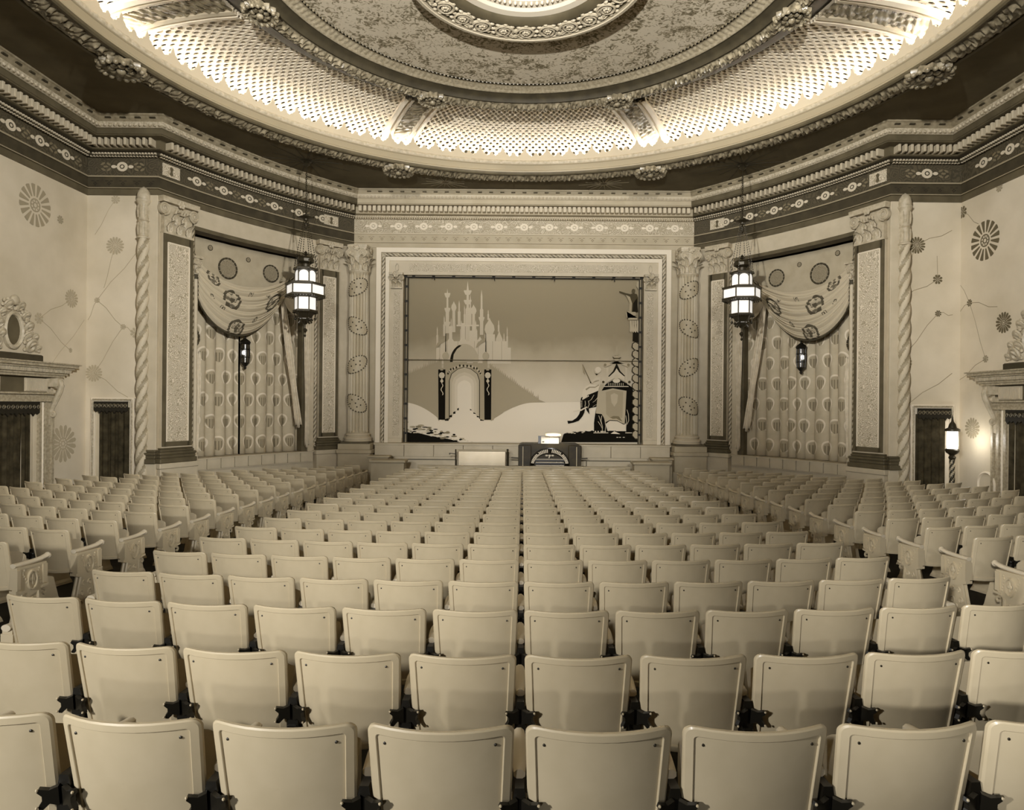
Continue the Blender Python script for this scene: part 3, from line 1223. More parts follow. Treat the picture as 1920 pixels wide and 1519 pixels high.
ME_SCR = [scroll_mesh(1), scroll_mesh(-1)]
for k in range(26):
    a = 2 * PI * (k + 0.5) / 26
    inst('disc_scroll', ME_SCR[k % 2], disc, T(1.785 * math.cos(a), 1.785 * math.sin(a), 9.85) @ RZ(a + PI / 2) @ SCL(1.12, 1.12, 1.1))
b = MB()
b.lathe([(1.58, 9.84), (1.50, 9.85), (1.44, 9.90), (1.42, 9.93)], 96, cap=False)
b.build('disc_cavetto', M_BROWN, disc)
b = MB()
b.lathe([(1.42, 9.93), (1.30, 9.95), (1.26, 10.0), (1.10, 10.03), (1.06, 10.10), (0.6, 10.16), (0.001, 10.18)], 96, cap=False)
b.build('disc_cove', M_WHITE, disc)
b = MB()
for k in range(72):
    a = 2 * PI * k / 72
    b.ball((1.14 * math.cos(a), 1.14 * math.sin(a), 10.01), 0.032, 6, 4, (1, 1, 1.4))
b.build('disc_beading', M_WHITE, disc, kind='stuff')
# roof over the dome keeps it dark behind
b = MB()
b.lathe([(8.7, ZC + 0.02), (8.7, 10.4), (0.001, 10.4)], 64, cap=False)
b.build('dome_shell', M_DARK, dome)

# ---------------------------------------------------------------- capitals, columns, pilasters
M_CAP = mat('capital_plaster', 0.72, 0.5, 0.4, var=0.08, vscale=10)


def volute_mesh(r, m, depth=0.09):
    b = MB()
    pts, rad = [], []
    n = 34
    for k in range(n):
        u = k / (n - 1)
        a = -PI * 0.5 + u * 2.4 * 2 * PI
        q = r * (1 - 0.86 * u)
        pts.append((q * math.cos(a), -0.012 * u, q * math.sin(a)))
        rad.append(r * (0.17 - 0.06 * u))
    b.tube(pts, rad, 6)
    b.prism([(0.9 * r * math.cos(2 * PI * k / 16), 0.9 * r * math.sin(2 * PI * k / 16)) for k in range(16)], 0.0, depth)
    b.ball((0, -0.01, 0), r * 0.2, 8, 5)
    return b.mesh('volute', m, angle=0.9)


def leaf_mesh(w, h, curl, m):
    """Acanthus leaf standing on its foot, back at y=0, tip curling toward -y."""
    b = MB()
    P = []
    n, k = 9, 6
    for i in range(n):
        u = i / (n - 1)
        wid = w * (0.55 + 0.45 * math.sin(PI * min(u * 0.9 + 0.12, 1))) * (1 + 0.13 * math.cos(u * 26)) * (1 if u < 0.75 else 1 - 1.2 * (u - 0.75))
        y = -0.02 - curl * max(0, u - 0.45) ** 1.6 * 2.6
        z = h * (u - 0.28 * max(0, u - 0.78) ** 1.0 * 2)
        row = []
        for j in range(k + 1):
            x = -1 + 2 * j / k
            row.append((x * wid / 2, y - 0.018 * (1 - abs(x)) + 0.010 * math.cos(x * 9), z - 0.02 * abs(x)))
        P.append(row)
    b.grid(P)
    P2 = [[(p[0], p[1] + 0.02, p[2]) for p in reversed(r)] for r in P]
    b.grid(P2)
    return b.mesh('acanthus_leaf', m, angle=1.0)


ME_VOL = volute_mesh(0.145, M_CAP)
ME_VOLS = volute_mesh(0.075, M_CAP, 0.05)
ME_LEAF = leaf_mesh(0.16, 0.30, 0.17, M_CAP)
ME_LEAF_S = leaf_mesh(0.13, 0.19, 0.07, M_CAP)


def round_capital(parent, r, z):
    b = MB()
    prof = [(r * 1.0, 0.0), (r * 1.06, 0.02), (r * 1.06, 0.05), (r * 0.98, 0.07), (r * 1.0, 0.35), (r * 1.12, 0.56), (r * 1.22, 0.66), (r * 1.1, 0.72)]
    b.lathe(prof, 28)
    # abacus with hollow sides
    n = 24
    o = []
    for k in range(n):
        a = 2 * PI * k / n
        q = 1.42 - 0.26 * abs(math.cos(2 * a))
        o.append((q * r * math.cos(a), q * r * math.sin(a)))
    for z0, z1, s_ in ((0.72, 0.77, 0.94), (0.77, 0.85, 1.0)):
        v = [(x * s_, y * s_, z0) for x, y in o] + [(x * s_, y * s_, z1) for x, y in o]
        f = [tuple(reversed(range(n))), tuple(range(n, 2 * n))] + [(i, (i + 1) % n, n + (i + 1) % n, n + i) for i in range(n)]
        b.add(v, f)
    cap = b.build('capital', M_CAP, parent, angle=0.7, loc=(0, 0, z))
    for k in range(4):
        a = -PI / 4 - k * PI / 2
        for sgn in (-1, 1):
            d = a + sgn * 0.30
            inst('volute', ME_VOL, cap, T(1.26 * r * math.cos(d), 1.26 * r * math.sin(d), 0.60) @ RZ(a + sgn * 0.78 + PI / 2) @ SCL(sgn * -1, 1, 1) @ SCL(0.95, 0.8, 0.95))
    for k in range(8):
        a = 2 * PI * k / 8
        inst('acanthus_leaf', ME_LEAF, cap, T(1.0 * r * math.cos(a), 1.0 * r * math.sin(a), 0.06) @ RZ(a + PI / 2))
        a += PI / 8
        inst('acanthus_leaf', ME_LEAF, cap, T(1.0 * r * math.cos(a), 1.0 * r * math.sin(a), 0.24) @ RZ(a + PI / 2) @ SCL(0.9, 1, 1.05))
    for k in range(4):
        a = -PI / 2 + k * PI / 2
        b = MB()
        b.ball((0, 0, 0), 0.07, 8, 6, (1, 0.6, 1))
        for q in range(5):
            w = 2 * PI * q / 5
            b.ball((0.07 * math.cos(w), -0.015, 0.07 * math.sin(w)), 0.04, 6, 4, (1, 0.6, 1))
        b.build('abacus_flower', M_CAP, cap, M=T(1.2 * r * math.cos(a), 1.2 * r * math.sin(a), 0.74) @ RZ(a + PI / 2))
    return cap


def flat_capital(parent, w, d, z, h=0.85, vr=1.0):
    """Pilaster capital: front face at y=0 going back to y=d."""
    b = MB()
    hw = w / 2
    b.box((-hw * 0.92, 0.0, 0.0), (hw * 0.92, d, h * 0.84))
    b.box((-hw * 1.0, -0.04, 0.0), (hw * 1.0, d, 0.05))
    b.prism([(-hw * 1.18, h * 0.85), (hw * 1.18, h * 0.85), (hw * 1.22, h * 0.93), (hw * 1.22, h), (-hw * 1.22, h), (-hw * 1.22, h * 0.93)], -0.12, d)
    cap = b.build('capital', M_CAP, parent, smooth=False, loc=(0, 0, z))
    for sg in (-1, 1):
        inst('volute', ME_VOL, cap, T(sg * hw * 0.98, -0.05, h * 0.68) @ SCL(-sg * vr, 1, vr))
    n = 3 if w > 0.6 else 2
    for k in range(n):
        x = (k - (n - 1) / 2) * (w * 0.92 / n)
        inst('acanthus_leaf', ME_LEAF, cap, T(x, 0, 0.05) @ SCL(0.95, 1, h / 0.85))
    for k in range(n - 1):
        x = (k - (n - 2) / 2) * (w * 0.92 / n)
        inst('acanthus_leaf', ME_LEAF, cap, T(x, 0.0, 0.27 * h / 0.85) @ SCL(0.95, 1.1, 1.0 * h / 0.85))
    b = MB()
    for q in range(6):
        a = 2 * PI * q / 6
        b.ball((0.07 * math.cos(a), -0.11, h * 0.88 + 0.06 * math.sin(a)), 0.045, 7, 4, (1, .7, 1))
    b.build('abacus_flower', M_CAP, cap)
    b = MB()
    for q in range(5):
        b.tube([(-0.16 + 0.08 * q, -0.09, h * 0.60), (-0.16 + 0.08 * q, -0.12, h * 0.70)], 0.022, 5)
    b.tube([(-0.18, -0.085, h * 0.60), (0.18, -0.085, h * 0.60)], 0.02, 5)
    b.build('egg_row', M_CAP, cap)
    return cap


def fluted_shaft(r, h, n=20):
    m = n * 6
    P = []
    zs = [0.0, 0.04, 0.10, h * 0.33, h * 0.66, h - 0.10, h - 0.04, h]
    for i in range(m):
        a = 2 * PI * i / m
        fl = abs(math.sin(a * n / 2))
        row = []
        for k, z in enumerate(zs):
            rr = r * (1 - 0.10 * max(0, z / h - 0.33))
            dep = 0.0 if k in (0, 1, 6, 7) else 0.050 * (fl ** 0.7)
            if k in (0, 7):
                rr *= 1.05
            row.append((( rr - dep) * math.cos(a), (rr - dep) * math.sin(a), z))
        P.append(row)
    b = MB()
    b.grid(P, closed_u=True)
    return b


def oval_patch(r, z, tilt, m0, m1, parent):
    """Painted oval wrapped over the flutes, with a dark dotted edge."""
    b = MB()
    n, k = 28, 5
    def pt(rho, a, lift):
        x, y = rho * 0.40 * math.cos(a), rho * 0.23 * math.sin(a)
        u = x * math.cos(tilt) - y * math.sin(tilt)
        w = x * math.sin(tilt) + y * math.cos(tilt)
        th = -PI / 2 + u / r
        return ((r + lift) * math.cos(th), (r + lift) * math.sin(th), z + w)
    P = []
    for i in range(n):
        a = 2 * PI * i / n
        P.append([pt(q, a, l) for q, l in ((1.0, -0.02), (1.0, 0.010), (0.75, 0.012), (0.4, 0.012), (0.02, 0.012))])
    b.grid(P, closed_u=True)
    b.cur = 1
    for i in range(26):
        a = 2 * PI * i / 26
        b.ball(pt(0.97, a, 0.012), 0.022, 6, 4)
    for i in range(5):
        for q in (0.45,):
            a = 2 * PI * i / 5 + 0.3
            c = pt(q * (0.9 + 0.5 * (i % 2)), a, 0.012)
            b.ball(c, 0.024, 6, 4)
    b.ball(pt(0.0, 0, 0.012), 0.024, 6, 4)
    return b.build('oval_medallion', [m0, m1], parent, angle=0.9)


def base_prof(r):
    return [(r * 1.36, 0.0), (r * 1.36, 0.08), (r * 1.30, 0.10), (r * 1.36, 0.13), (r * 1.36, 0.17), (r * 1.27, 0.20), (r * 1.12, 0.215), (r * 1.10, 0.235), (r * 1.18, 0.25), (r * 1.20, 0.28), (r * 1.14, 0.31), (r * 1.02, 0.32)]


RCOL = 0.315
for side, wd in ((-1, 'left'), (1, 'right')):
    col = thing('fluted_column', 'fluted round column with painted ovals standing just %s of the stage opening' % wd, 'column',
                (side * 5.17, YP - 0.30, 0.0), group='fluted columns beside the stage')
    col['kind'] = 'structure'
    b = MB()
    b.bbox((-0.50, -0.50, 0.0), (0.50, 0.45, 1.10), 0.012)
    b.bbox((-0.54, -0.54, 1.10), (0.54, 0.45, 1.22), 0.02)
    b.bbox((-0.50, -0.50, 1.22), (0.50, 0.45, 1.40), 0.012)
    b.bbox((-0.56, -0.56, 0.0), (0.56, 0.45, 0.62), 0.02)
    b.build('pedestal', M_STAGE, col, smooth=False)
    b = MB(); b.lathe(base_prof(RCOL), 32)
    b.build('base', M_CREAM, col, loc=(0, 0, 1.40))
    b = MB()
    b.box((-0.43, -0.43, 1.40), (0.43, 0.3, 1.47))
    b.build('plinth_block', M_BROWN, col, smooth=False)
    sh = fluted_shaft(RCOL, 6.74 - 1.70).build('shaft', mat('column_paint', 0.70, 0.5, var=0.02), col, loc=(0, 0, 1.70), angle=0.5)
    for k in range(4):
        zz = (0.95 + 1.20 * k) + (0.0 if side < 0 else 0.0)
        tl = (0.55 if k % 2 else -0.55) * (1 if side < 0 else 1)
        rr = RCOL * (1 - 0.10 * max(0, zz / 5.04 - 0.33))
        oval_patch(rr, zz, tl, mat('oval_paint', 0.68, 0.6), M_BROWN2, sh)
    round_capital(col, RCOL * 0.95, 6.72)

# small capitals on the inner pilasters of the proscenium frame
for s_ in (-1, 1):
    c_ = flat_capital(wall_stage, 0.36, 0.05, 0.0, 0.50, 0.62)
    c_.location = (s_ * 4.04, YP - 0.10, 6.30)
    c_['label'] = 'small scrolled capital at the top of the frame pilaster'

# pilasters of the bays: one wide one at the outer corner, one beside the stage
for side, wd in ((-1, 'left'), (1, 'right')):
    for t, w, zb, lab in ((0.077, 0.86, 1.15, 'outer corner'), (0.853, 0.66, 1.22, 'stage')):
        p = thing('pilaster', 'patterned pilaster with scrolled capital at the %s end of the %s bay' % (lab, wd), 'pilaster', (0, 0, 0), group='patterned pilasters')
        p['kind'] = 'structure'
        p.matrix_world = bay_frame(t, 0.13, 0.0, side)
        hw = w / 2
        dep = 0.13
        b = MB()
        b.bbox((-hw - 0.10, -0.10, -0.05), (hw + 0.10, dep, zb - 0.13), 0.01)
        b.bbox((-hw - 0.13, -0.13, zb - 0.13), (hw + 0.13, dep, zb), 0.015)
        b.build('pedestal', M_CREAM, p, smooth=False)
        b = MB()
        for x, z0, z1 in ((0.10, 0.0, 0.12), (0.075, 0.12, 0.20), (0.09, 0.20, 0.27), (0.05, 0.27, 0.33), (0.03, 0.33, 0.37)):
            b.bbox((-hw - x, -x, zb + z0), (hw + x, dep, zb + z1), 0.018)
        b.build('base', M_BROWN, p, smooth=False)
        zt = 6.74
        b = MB()
        b.box((-hw, 0, zb + 0.37), (hw, dep, zt))
        b.build('shaft', M_CREAM, p, smooth=False)
        # dark recessed border and pale filigree panel
        iw = hw - 0.07
        b = MB()
        for lo, hi in (((-hw + 0.01, -0.02, zb + 0.40), (-iw + 0.06, 0, zt - 0.02)), ((iw - 0.06, -0.02, zb + 0.40), (hw - 0.01, 0, zt - 0.02)),
                       ((-iw, -0.02, zt - 0.22), (iw, 0, zt - 0.02)), ((-iw, -0.02, zb + 0.40), (iw, 0, zb + 0.52))):
            b.box(lo, hi)
        b.build('panel_border', M_BROWN, p, smooth=False)
        b = MB()
        q = iw - 0.06
        b.box((-q, -0.012, zb + 0.52), (q, 0.0, zt - 0.22))
        b.build('filigree_panel', M_FILI, p, smooth=False)
        b = MB()
        for lo, hi in (((-q - 0.02, -0.028, zb + 0.52), (-q + 0.015, 0, zt - 0.22)), ((q - 0.015, -0.028, zb + 0.52), (q + 0.02, 0, zt - 0.22)), ((-q, -0.028, zt - 0.24), (q, 0, zt - 0.21))):
            b.box(lo, hi)
        b.build('panel_bead', M_WHITE, p, smooth=False)
        flat_capital(p, w, dep, 6.72, 0.88, 1.05)
    # rope mouldings on the two jambs of the opening
    for t, of in ((0.153, 0.05), (0.790, 0.03)):
        r_ = rope(bayp(t, of, ZS + 0.02, side), bayp(t, of, ZH, side), 0.045, 0.22)
        r_.build('rope_moulding', [M_GILT, M_BROWN] if t < 0.5 else [M_CREAM, M_GILTDARK], BAYW[side], angle=1.2)
    # slender colonnette inside the outer jamb
    c = thing('colonnette', 'slender colonnette with a small scrolled capital at the outer edge of the %s bay opening' % wd, 'colonnette', (0, 0, 0), group='slender colonnettes')
    c['kind'] = 'structure'
    c.matrix_world = bay_frame(0.172, 0.03, ZS + 0.03, side)
    b = MB(); b.lathe([(0.085, 0), (0.085, 0.10), (0.065, 0.12), (0.075, 0.18), (0.05, 0.22)], 14); b.build('base', M_CREAM, c)
    b = MB(); b.lathe([(0.05, 0.22), (0.05, 4.72)], 14); b.build('shaft', M_CREAM, c)
    b = MB(); b.lathe([(0.065, 4.60), (0.07, 4.70), (0.055, 4.72)], 14); b.build('collar', M_BROWN2, c)
    b = MB(); b.lathe([(0.05, 4.72), (0.06, 4.9), (0.10, 5.08), (0.10, 5.12)], 14)
    b.box((-0.13, -0.13, 5.12), (0.13, 0.10, 5.18))
    k_ = b.build('capital', M_CAP, c, smooth=False)
    for sg in (-1, 1):
        inst('volute', ME_VOLS, k_, T(sg * 0.07, -0.10, 5.03) @ SCL(-sg, 1, 1))
    inst('acanthus_leaf', ME_LEAF_S, k_, T(0, -0.05, 4.75))

    # twisted colonnette on the return wall, with its own tall capital
    tw = thing('twisted_colonnette', 'tall twisted colonnette with a domed cap on the wall between door and bay, %s side' % wd, 'colonnette', (side * 9.13, YF - 0.10, 0), group='twisted colonnettes')
    tw['kind'] = 'structure'
    rope((0, 0, 0.35), (0, 0, 6.55), 0.125, 0.62).build('shaft', [M_CREAM, mat('colonnette_groove_shade', 0.60, 0.5)], tw, angle=1.2)  # darker grooves: shading of the twist put into the colour
    b = MB(); b.lathe([(0.17, -0.05), (0.17, 0.22), (0.13, 0.26), (0.14, 0.32), (0.11, 0.37)], 18); b.build('base', M_CREAM, tw)
    b = MB()
    b.lathe([(0.11, 6.53), (0.15, 6.55), (0.15, 6.58), (0.115, 6.60), (0.115, 6.95), (0.135, 6.97), (0.115, 7.0), (0.12, 7.35), (0.14, 7.40), (0.165, 7.44), (0.165, 7.47), (0.10, 7.48)], 18)
    cp = b.build('capital', M_CAP, tw)
    b = MB()
    for k in range(8):
        a = 2 * PI * k / 8
        b.tube([(0.118 * math.cos(a), 0.118 * math.sin(a), z) for z in (6.62, 6.78, 6.92)], [0.012, 0.03, 0.012], 6)
        b.tube([(0.120 * math.cos(a), 0.120 * math.sin(a), z) for z in (7.04, 7.2, 7.34)], [0.012, 0.03, 0.012], 6)
    b.build('capital_leaves', M_CAP, cp)
    b = MB(); b.lathe([(0.14, 7.48), (0.15, 7.54), (0.13, 7.66), (0.08, 7.74), (0.03, 7.78), (0.001, 7.80)], 16); b.build('cap_dome', M_CAP, tw)
    # plain pier between colonnette and bay corner
    b = MB()
    b.bbox((side * 8.94 - 0.13, YF - 0.07, 0.0), (side * 8.94 + 0.13, YF + 0.05, Z_ENT), 0.01)
    b.bbox((side * 8.94 - 0.16, YF - 0.12, 0.0), (side * 8.94 + 0.16, YF + 0.02, 1.15), 0.015)
    b.build('corner_pier', M_CREAM, wall_left_return if side < 0 else wall_right_return, smooth=False)
    b = MB()
    for x, z0, z1 in ((0.11, 0.0, 0.12), (0.085, 0.12, 0.20), (0.10, 0.20, 0.27), (0.06, 0.27, 0.33)):
        b.bbox((side * 8.94 - 0.12 - x * .4, YF - 0.07 - x, 1.15 + z0), (side * 8.94 + 0.12 + x * .4, YF, 1.15 + z1), 0.015)
    b.build('pier_base', M_BROWN, wall_left_return if side < 0 else wall_right_return, smooth=False)

# ---------------------------------------------------------------- hexagonal hanging lanterns


def hexring(r, z, rot=0.0):
    return [(r * math.cos(PI / 3 * k + rot), r * math.sin(PI / 3 * k + rot), z) for k in range(6)]


def hexlathe(b, prof, rot=0.0):
    P = [hexring(r, z, rot) for r, z in prof]
    b.grid(P, closed_v=True)
    o = len(b.v) - len(P) * 6
    b.f.append([o + k for k in reversed(range(6))]); b.mi.append(b.cur)
    b.f.append([o + (len(P) - 1) * 6 + k for k in range(6)]); b.mi.append(b.cur)


def chandelier(x, y, label):
    """Origin at the ceiling hook; everything hangs below it."""
    root = thing('hanging_lantern', label, 'lantern', (x, y, ZC), rz=0.13 if x < 0 else -0.10, group='large hanging lanterns')
    S = lambda py: -(py - 297) / 69.5   # drawing offsets below the hook, in metres
    b = MB(); b.lathe([(0.001, 0.0), (0.12, 0.0), (0.14, -0.03), (0.07, -0.06), (0.10, -0.10), (0.03, -0.16), (0.001, -0.18)], 14); b.build('ceiling_hook', M_BRONZE, root)
    zs = S(404)
    b = MB()
    n = 24
    for k in range(n):
        z0 = -0.17 - (abs(zs) - 0.2) * k / n
        z1 = -0.17 - (abs(zs) - 0.2) * (k + 1) / n - 0.02
        w = 0.02
        if k % 2:
            b.tube([(w * math.cos(a), 0, (z0 + z1) / 2 + (z0 - z1) / 2 * math.sin(a)) for a in [2 * PI * q / 8 for q in range(9)]], 0.008, 4)
        else:
            b.tube([(0, w * math.cos(a), (z0 + z1) / 2 + (z0 - z1) / 2 * math.sin(a)) for a in [2 * PI * q / 8 for q in range(9)]], 0.008, 4)
    b.build('chain', M_BRONZE, root)
    b = MB()
    b.lathe([(0.001, zs + 0.12), (0.04, zs + 0.08), (0.02, zs + 0.04), (0.18, zs + 0.005), (0.20, zs - 0.015), (0.07, zs - 0.05), (0.06, zs - 0.09), (0.02, zs - 0.12), (0.04, zs - 0.17), (0.02, zs - 0.22), (0.035, zs - 0.30), (0.001, zs - 0.34)], 12)
    for k in range(4):
        a = PI / 2 * k
        b.ball((0.20 * math.cos(a), 0.20 * math.sin(a), zs), 0.035, 6, 4, (1.4, 1.4, 0.5))
    b.build('chain_spreader', M_BRONZE, root)
    for k in range(6):
        a = PI / 3 * k
        b = MB()
        p0 = Vector((0.06 * math.cos(a), 0.06 * math.sin(a), zs - 0.08))
        p1 = Vector((0.30 * math.cos(a), 0.30 * math.sin(a), S(500)))
        m = 22
        for q in range(m):
            b.ball(tuple(p0.lerp(p1, q / (m - 1))), 0.014, 5, 3, (1, 1, 1.8))
        b.build('support_chain', M_BRONZE, root)
    b = MB()
    b.lathe([(0.001, S(467)), (0.02, S(469)), (0.05, S(471)), (0.02, S(473)), (0.07, S(474.5)), (0.02, S(476)), (0.05, S(478.5)), (0.18, S(480)), (0.215, S(484)), (0.21, S(489)), (0.15, S(491.5)), (0.12, S(493)), (0.12, S(498)), (0.16, S(500)), (0.001, S(500.5))], 20,
            mod=lambda a, k, r, z: (r * (1 + (0.06 * abs(math.sin(5 * a)) if 6 < k < 11 else 0)), z))
    b.build('cupola', M_BRONZE, root)

    def tier(name, r, ztop, zbot, rim, glass_h0, glass_h1, arched):
        b = MB()
        hexlathe(b, [(r * 0.9, ztop + 0.02), (rim, ztop), (rim, ztop - 0.05), (r * 0.98, ztop - 0.07)])
        hexlathe(b, [(r * 0.98, zbot + 0.06), (rim, zbot + 0.045), (rim, zbot), (r * 0.9, zbot - 0.01)])
        for k in range(6):
            a = PI / 3 * k
            c = Vector((r * math.cos(a), r * math.sin(a), 0))
            b.tube([(c.x, c.y, zbot + 0.02), (c.x, c.y, ztop - 0.02)], 0.018, 6)
        # toothed fringe
        for k in range(6):
            p, q = hexring(rim, 0)[k], hexring(rim, 0)[(k + 1) % 6]
            for u in range(7):
                w = (u + 0.5) / 7
                b.ball((p[0] + (q[0] - p[0]) * w, p[1] + (q[1] - p[1]) * w, zbot - 0.02), 0.020, 5, 4)
        t = b.build(name, M_BRONZE, root, smooth=False)
        for k in range(6):
            a0, a1 = PI / 3 * k, PI / 3 * (k + 1)
            am = (a0 + a1) / 2
            ap = r * math.cos(PI / 6) * 0.985
            hw = r * 0.5 * 0.92
            o = [(-hw, zbot + 0.05), (hw, zbot + 0.05)]
            if arched:
                zt = ztop - 0.07 - hw * 0.9
                o += [(hw * math.cos(PI * q / 8), zt + hw * 0.9 * math.sin(PI * q / 8)) for q in range(9)]
            else:
                o += [(hw, ztop - 0.06), (-hw, ztop - 0.06)]
            b = MB()
            b.prism(o, -0.008, 0.008)
            b.build('glass_pane', M_GLASS, t, smooth=False, M=T(ap * math.cos(am), ap * math.sin(am), 0) @ RZ(am + PI / 2))
        return t
    tier('upper_tier', 0.27, S(501), S(530), 0.33, 0, 0, True)
    tier('middle_tier', 0.49, S(530), S(554), 0.53, 0, 0, False)
    tier('lower_tier', 0.28, S(552), S(583), 0.33, 0, 0, False)
    b = MB()
    hexlathe(b, [(0.30, S(583)), (0.26, S(585)), (0.13, S(597)), (0.16, S(598.5)), (0.14, S(600))])
    cr = b.build('lower_bowl', M_BRONZE, root, smooth=False)
    for k in range(6):
        am = PI / 3 * (k + 0.5)
        b = MB()
        b.prism([(-0.10, 0.16), (0.10, 0.16), (0.05, 0.02), (-0.05, 0.02)], -0.006, 0.006)
        b.build('glass_pane', M_GLASS, cr, smooth=False, M=T(0.135 * math.cos(am), 0.135 * math.sin(am), S(597)) @ RZ(am + PI / 2) @ RX(-0.62))
    for k in range(6):
        b = MB()
        a = PI / 3 * k
        b.tube([(0.30 * math.cos(a), 0.30 * math.sin(a), S(584)), (0.26 * math.cos(a), 0.26 * math.sin(a), S(594))], 0.010, 5)
        b.ball((0.26 * math.cos(a), 0.26 * math.sin(a), S(596)), 0.04, 8, 5)
        b.tube([(0.13 * math.cos(a), 0.13 * math.sin(a), S(599)), (0.17 * math.cos(a), 0.17 * math.sin(a), S(604))], [0.02, 0.03], 5)
        b.build('ball_drop', M_BRONZE, root)
    b = MB()
    b.lathe([(0.10, S(600)), (0.06, S(605)), (0.02, S(607)), (0.012, S(613)), (0.055, S(616)), (0.06, S(618)), (0.03, S(621)), (0.012, S(623)), (0.012, S(625)), (0.03, S(627)), (0.025, S(629)), (0.001, S(631))], 12)
    b.build('pendant', M_BRONZE, root)
    # the bulb inside
    d = bpy.data.lights.new('lantern_bulb', 'POINT')
    d.energy = 60
    d.color = LIGHT_TINT
    d.shadow_soft_size = 0.3
    lo = bpy.data.objects.new('lantern_bulb', d)
    COL.objects.link(lo)
    lo.location = (x, y, ZC + S(545))
    return root


chandelier(-CHX, CHY, 'large lit hexagonal lantern on a long chain before the left bay')
chandelier(CHX, CHY, 'large lit hexagonal lantern on a long chain before the right bay')

# ---------------------------------------------------------------- cloth
def math_node(nt, op, a, b=None, c=None):
    n = nt.nodes.new('ShaderNodeMath')
    n.operation = op
    for i, x in enumerate((a, b, c)):
        if x is None:
            continue
        if isinstance(x, (int, float)):
            n.inputs[i].default_value = x
        else:
            nt.links.new(x, n.inputs[i])
    return n.outputs[0]


def mixc(nt, fac, c1, c2):
    n = nt.nodes.new('ShaderNodeMix')
    n.data_type = 'RGBA'
    for sock, x in ((n.inputs[0], fac), (n.inputs[6], c1), (n.inputs[7], c2)):
        if isinstance(x, (tuple, float, int)):
            sock.default_value = x
        else:
            nt.links.new(x, sock)
    return n.outputs[2]


def band(nt, x, lo, hi):
    return math_node(nt, 'MULTIPLY', math_node(nt, 'GREATER_THAN', x, lo), math_node(nt, 'LESS_THAN', x, hi))


def curtain_material():
    m = bpy.data.materials.new('printed_curtain')
    m.use_nodes = True
    nt = m.node_tree
    bs = nt.nodes['Principled BSDF']
    bs.inputs['Roughness'].default_value = 0.85
    bs.inputs['Specular IOR Level'].default_value = 0.15
    uv = nt.nodes.new('ShaderNodeUVMap')
    sx = nt.nodes.new('ShaderNodeSeparateXYZ')
    nt.links.new(uv.outputs[0], sx.inputs[0])
    u, v = sx.outputs[0], sx.outputs[1]
    cu, cv_ = 0.52, 0.60
    vr = math_node(nt, 'DIVIDE', v, cv_)
    row = math_node(nt, 'FLOOR', vr)
    odd = math_node(nt, 'PINGPONG', row, 1.0)
    uu = math_node(nt, 'ADD', math_node(nt, 'DIVIDE', u, cu), math_node(nt, 'MULTIPLY', odd, 0.5))
    fx = math_node(nt, 'MULTIPLY', math_node(nt, 'SUBTRACT', math_node(nt, 'FRACT', uu), 0.5), cu)
    fy = math_node(nt, 'MULTIPLY', math_node(nt, 'SUBTRACT', math_node(nt, 'FRACT', vr), 0.5), cv_)
    # balloon: an oval that narrows toward its foot
    wid = math_node(nt, 'ADD', math_node(nt, 'MULTIPLY', fy, 0.28), 0.155)
    d = math_node(nt, 'SQRT', math_node(nt, 'ADD', math_node(nt, 'POWER', math_node(nt, 'ABSOLUTE', math_node(nt, 'DIVIDE', fx, wid)), 2.0),
                                        math_node(nt, 'POWER', math_node(nt, 'ABSOLUTE', math_node(nt, 'DIVIDE', fy, 0.21)), 2.0)))
    ring = math_node(nt, 'MULTIPLY', band(nt, d, 0.88, 1.08), math_node(nt, 'GREATER_THAN', fy, -0.15))
    inner = math_node(nt, 'LESS_THAN', d, 0.80)
    stripes = math_node(nt, 'GREATER_THAN', math_node(nt, 'SINE', math_node(nt, 'MULTIPLY', fx, 95.0)), -0.15)
    lowhalf = math_node(nt, 'LESS_THAN', fy, 0.09)
    dark = math_node(nt, 'MULTIPLY', inner, math_node(nt, 'MULTIPLY', stripes, lowhalf))
    n = nt.nodes.new('ShaderNodeTexNoise')
    n.inputs['Scale'].default_value = 4
    nt.links.new(uv.outputs[0], n.inputs['Vector'])
    base = mixc(nt, n.outputs['Fac'], sep(0.67), sep(0.76))
    c = mixc(nt, math_node(nt, 'MULTIPLY', inner, 0.55), base, sep(0.58))
    c = mixc(nt, math_node(nt, 'MULTIPLY', dark, 0.55), c, sep(0.34))
    c = mixc(nt, math_node(nt, 'MULTIPLY', ring, 0.55), c, sep(0.92))
    nt.links.new(c, bs.inputs['Base Color'])
    return m


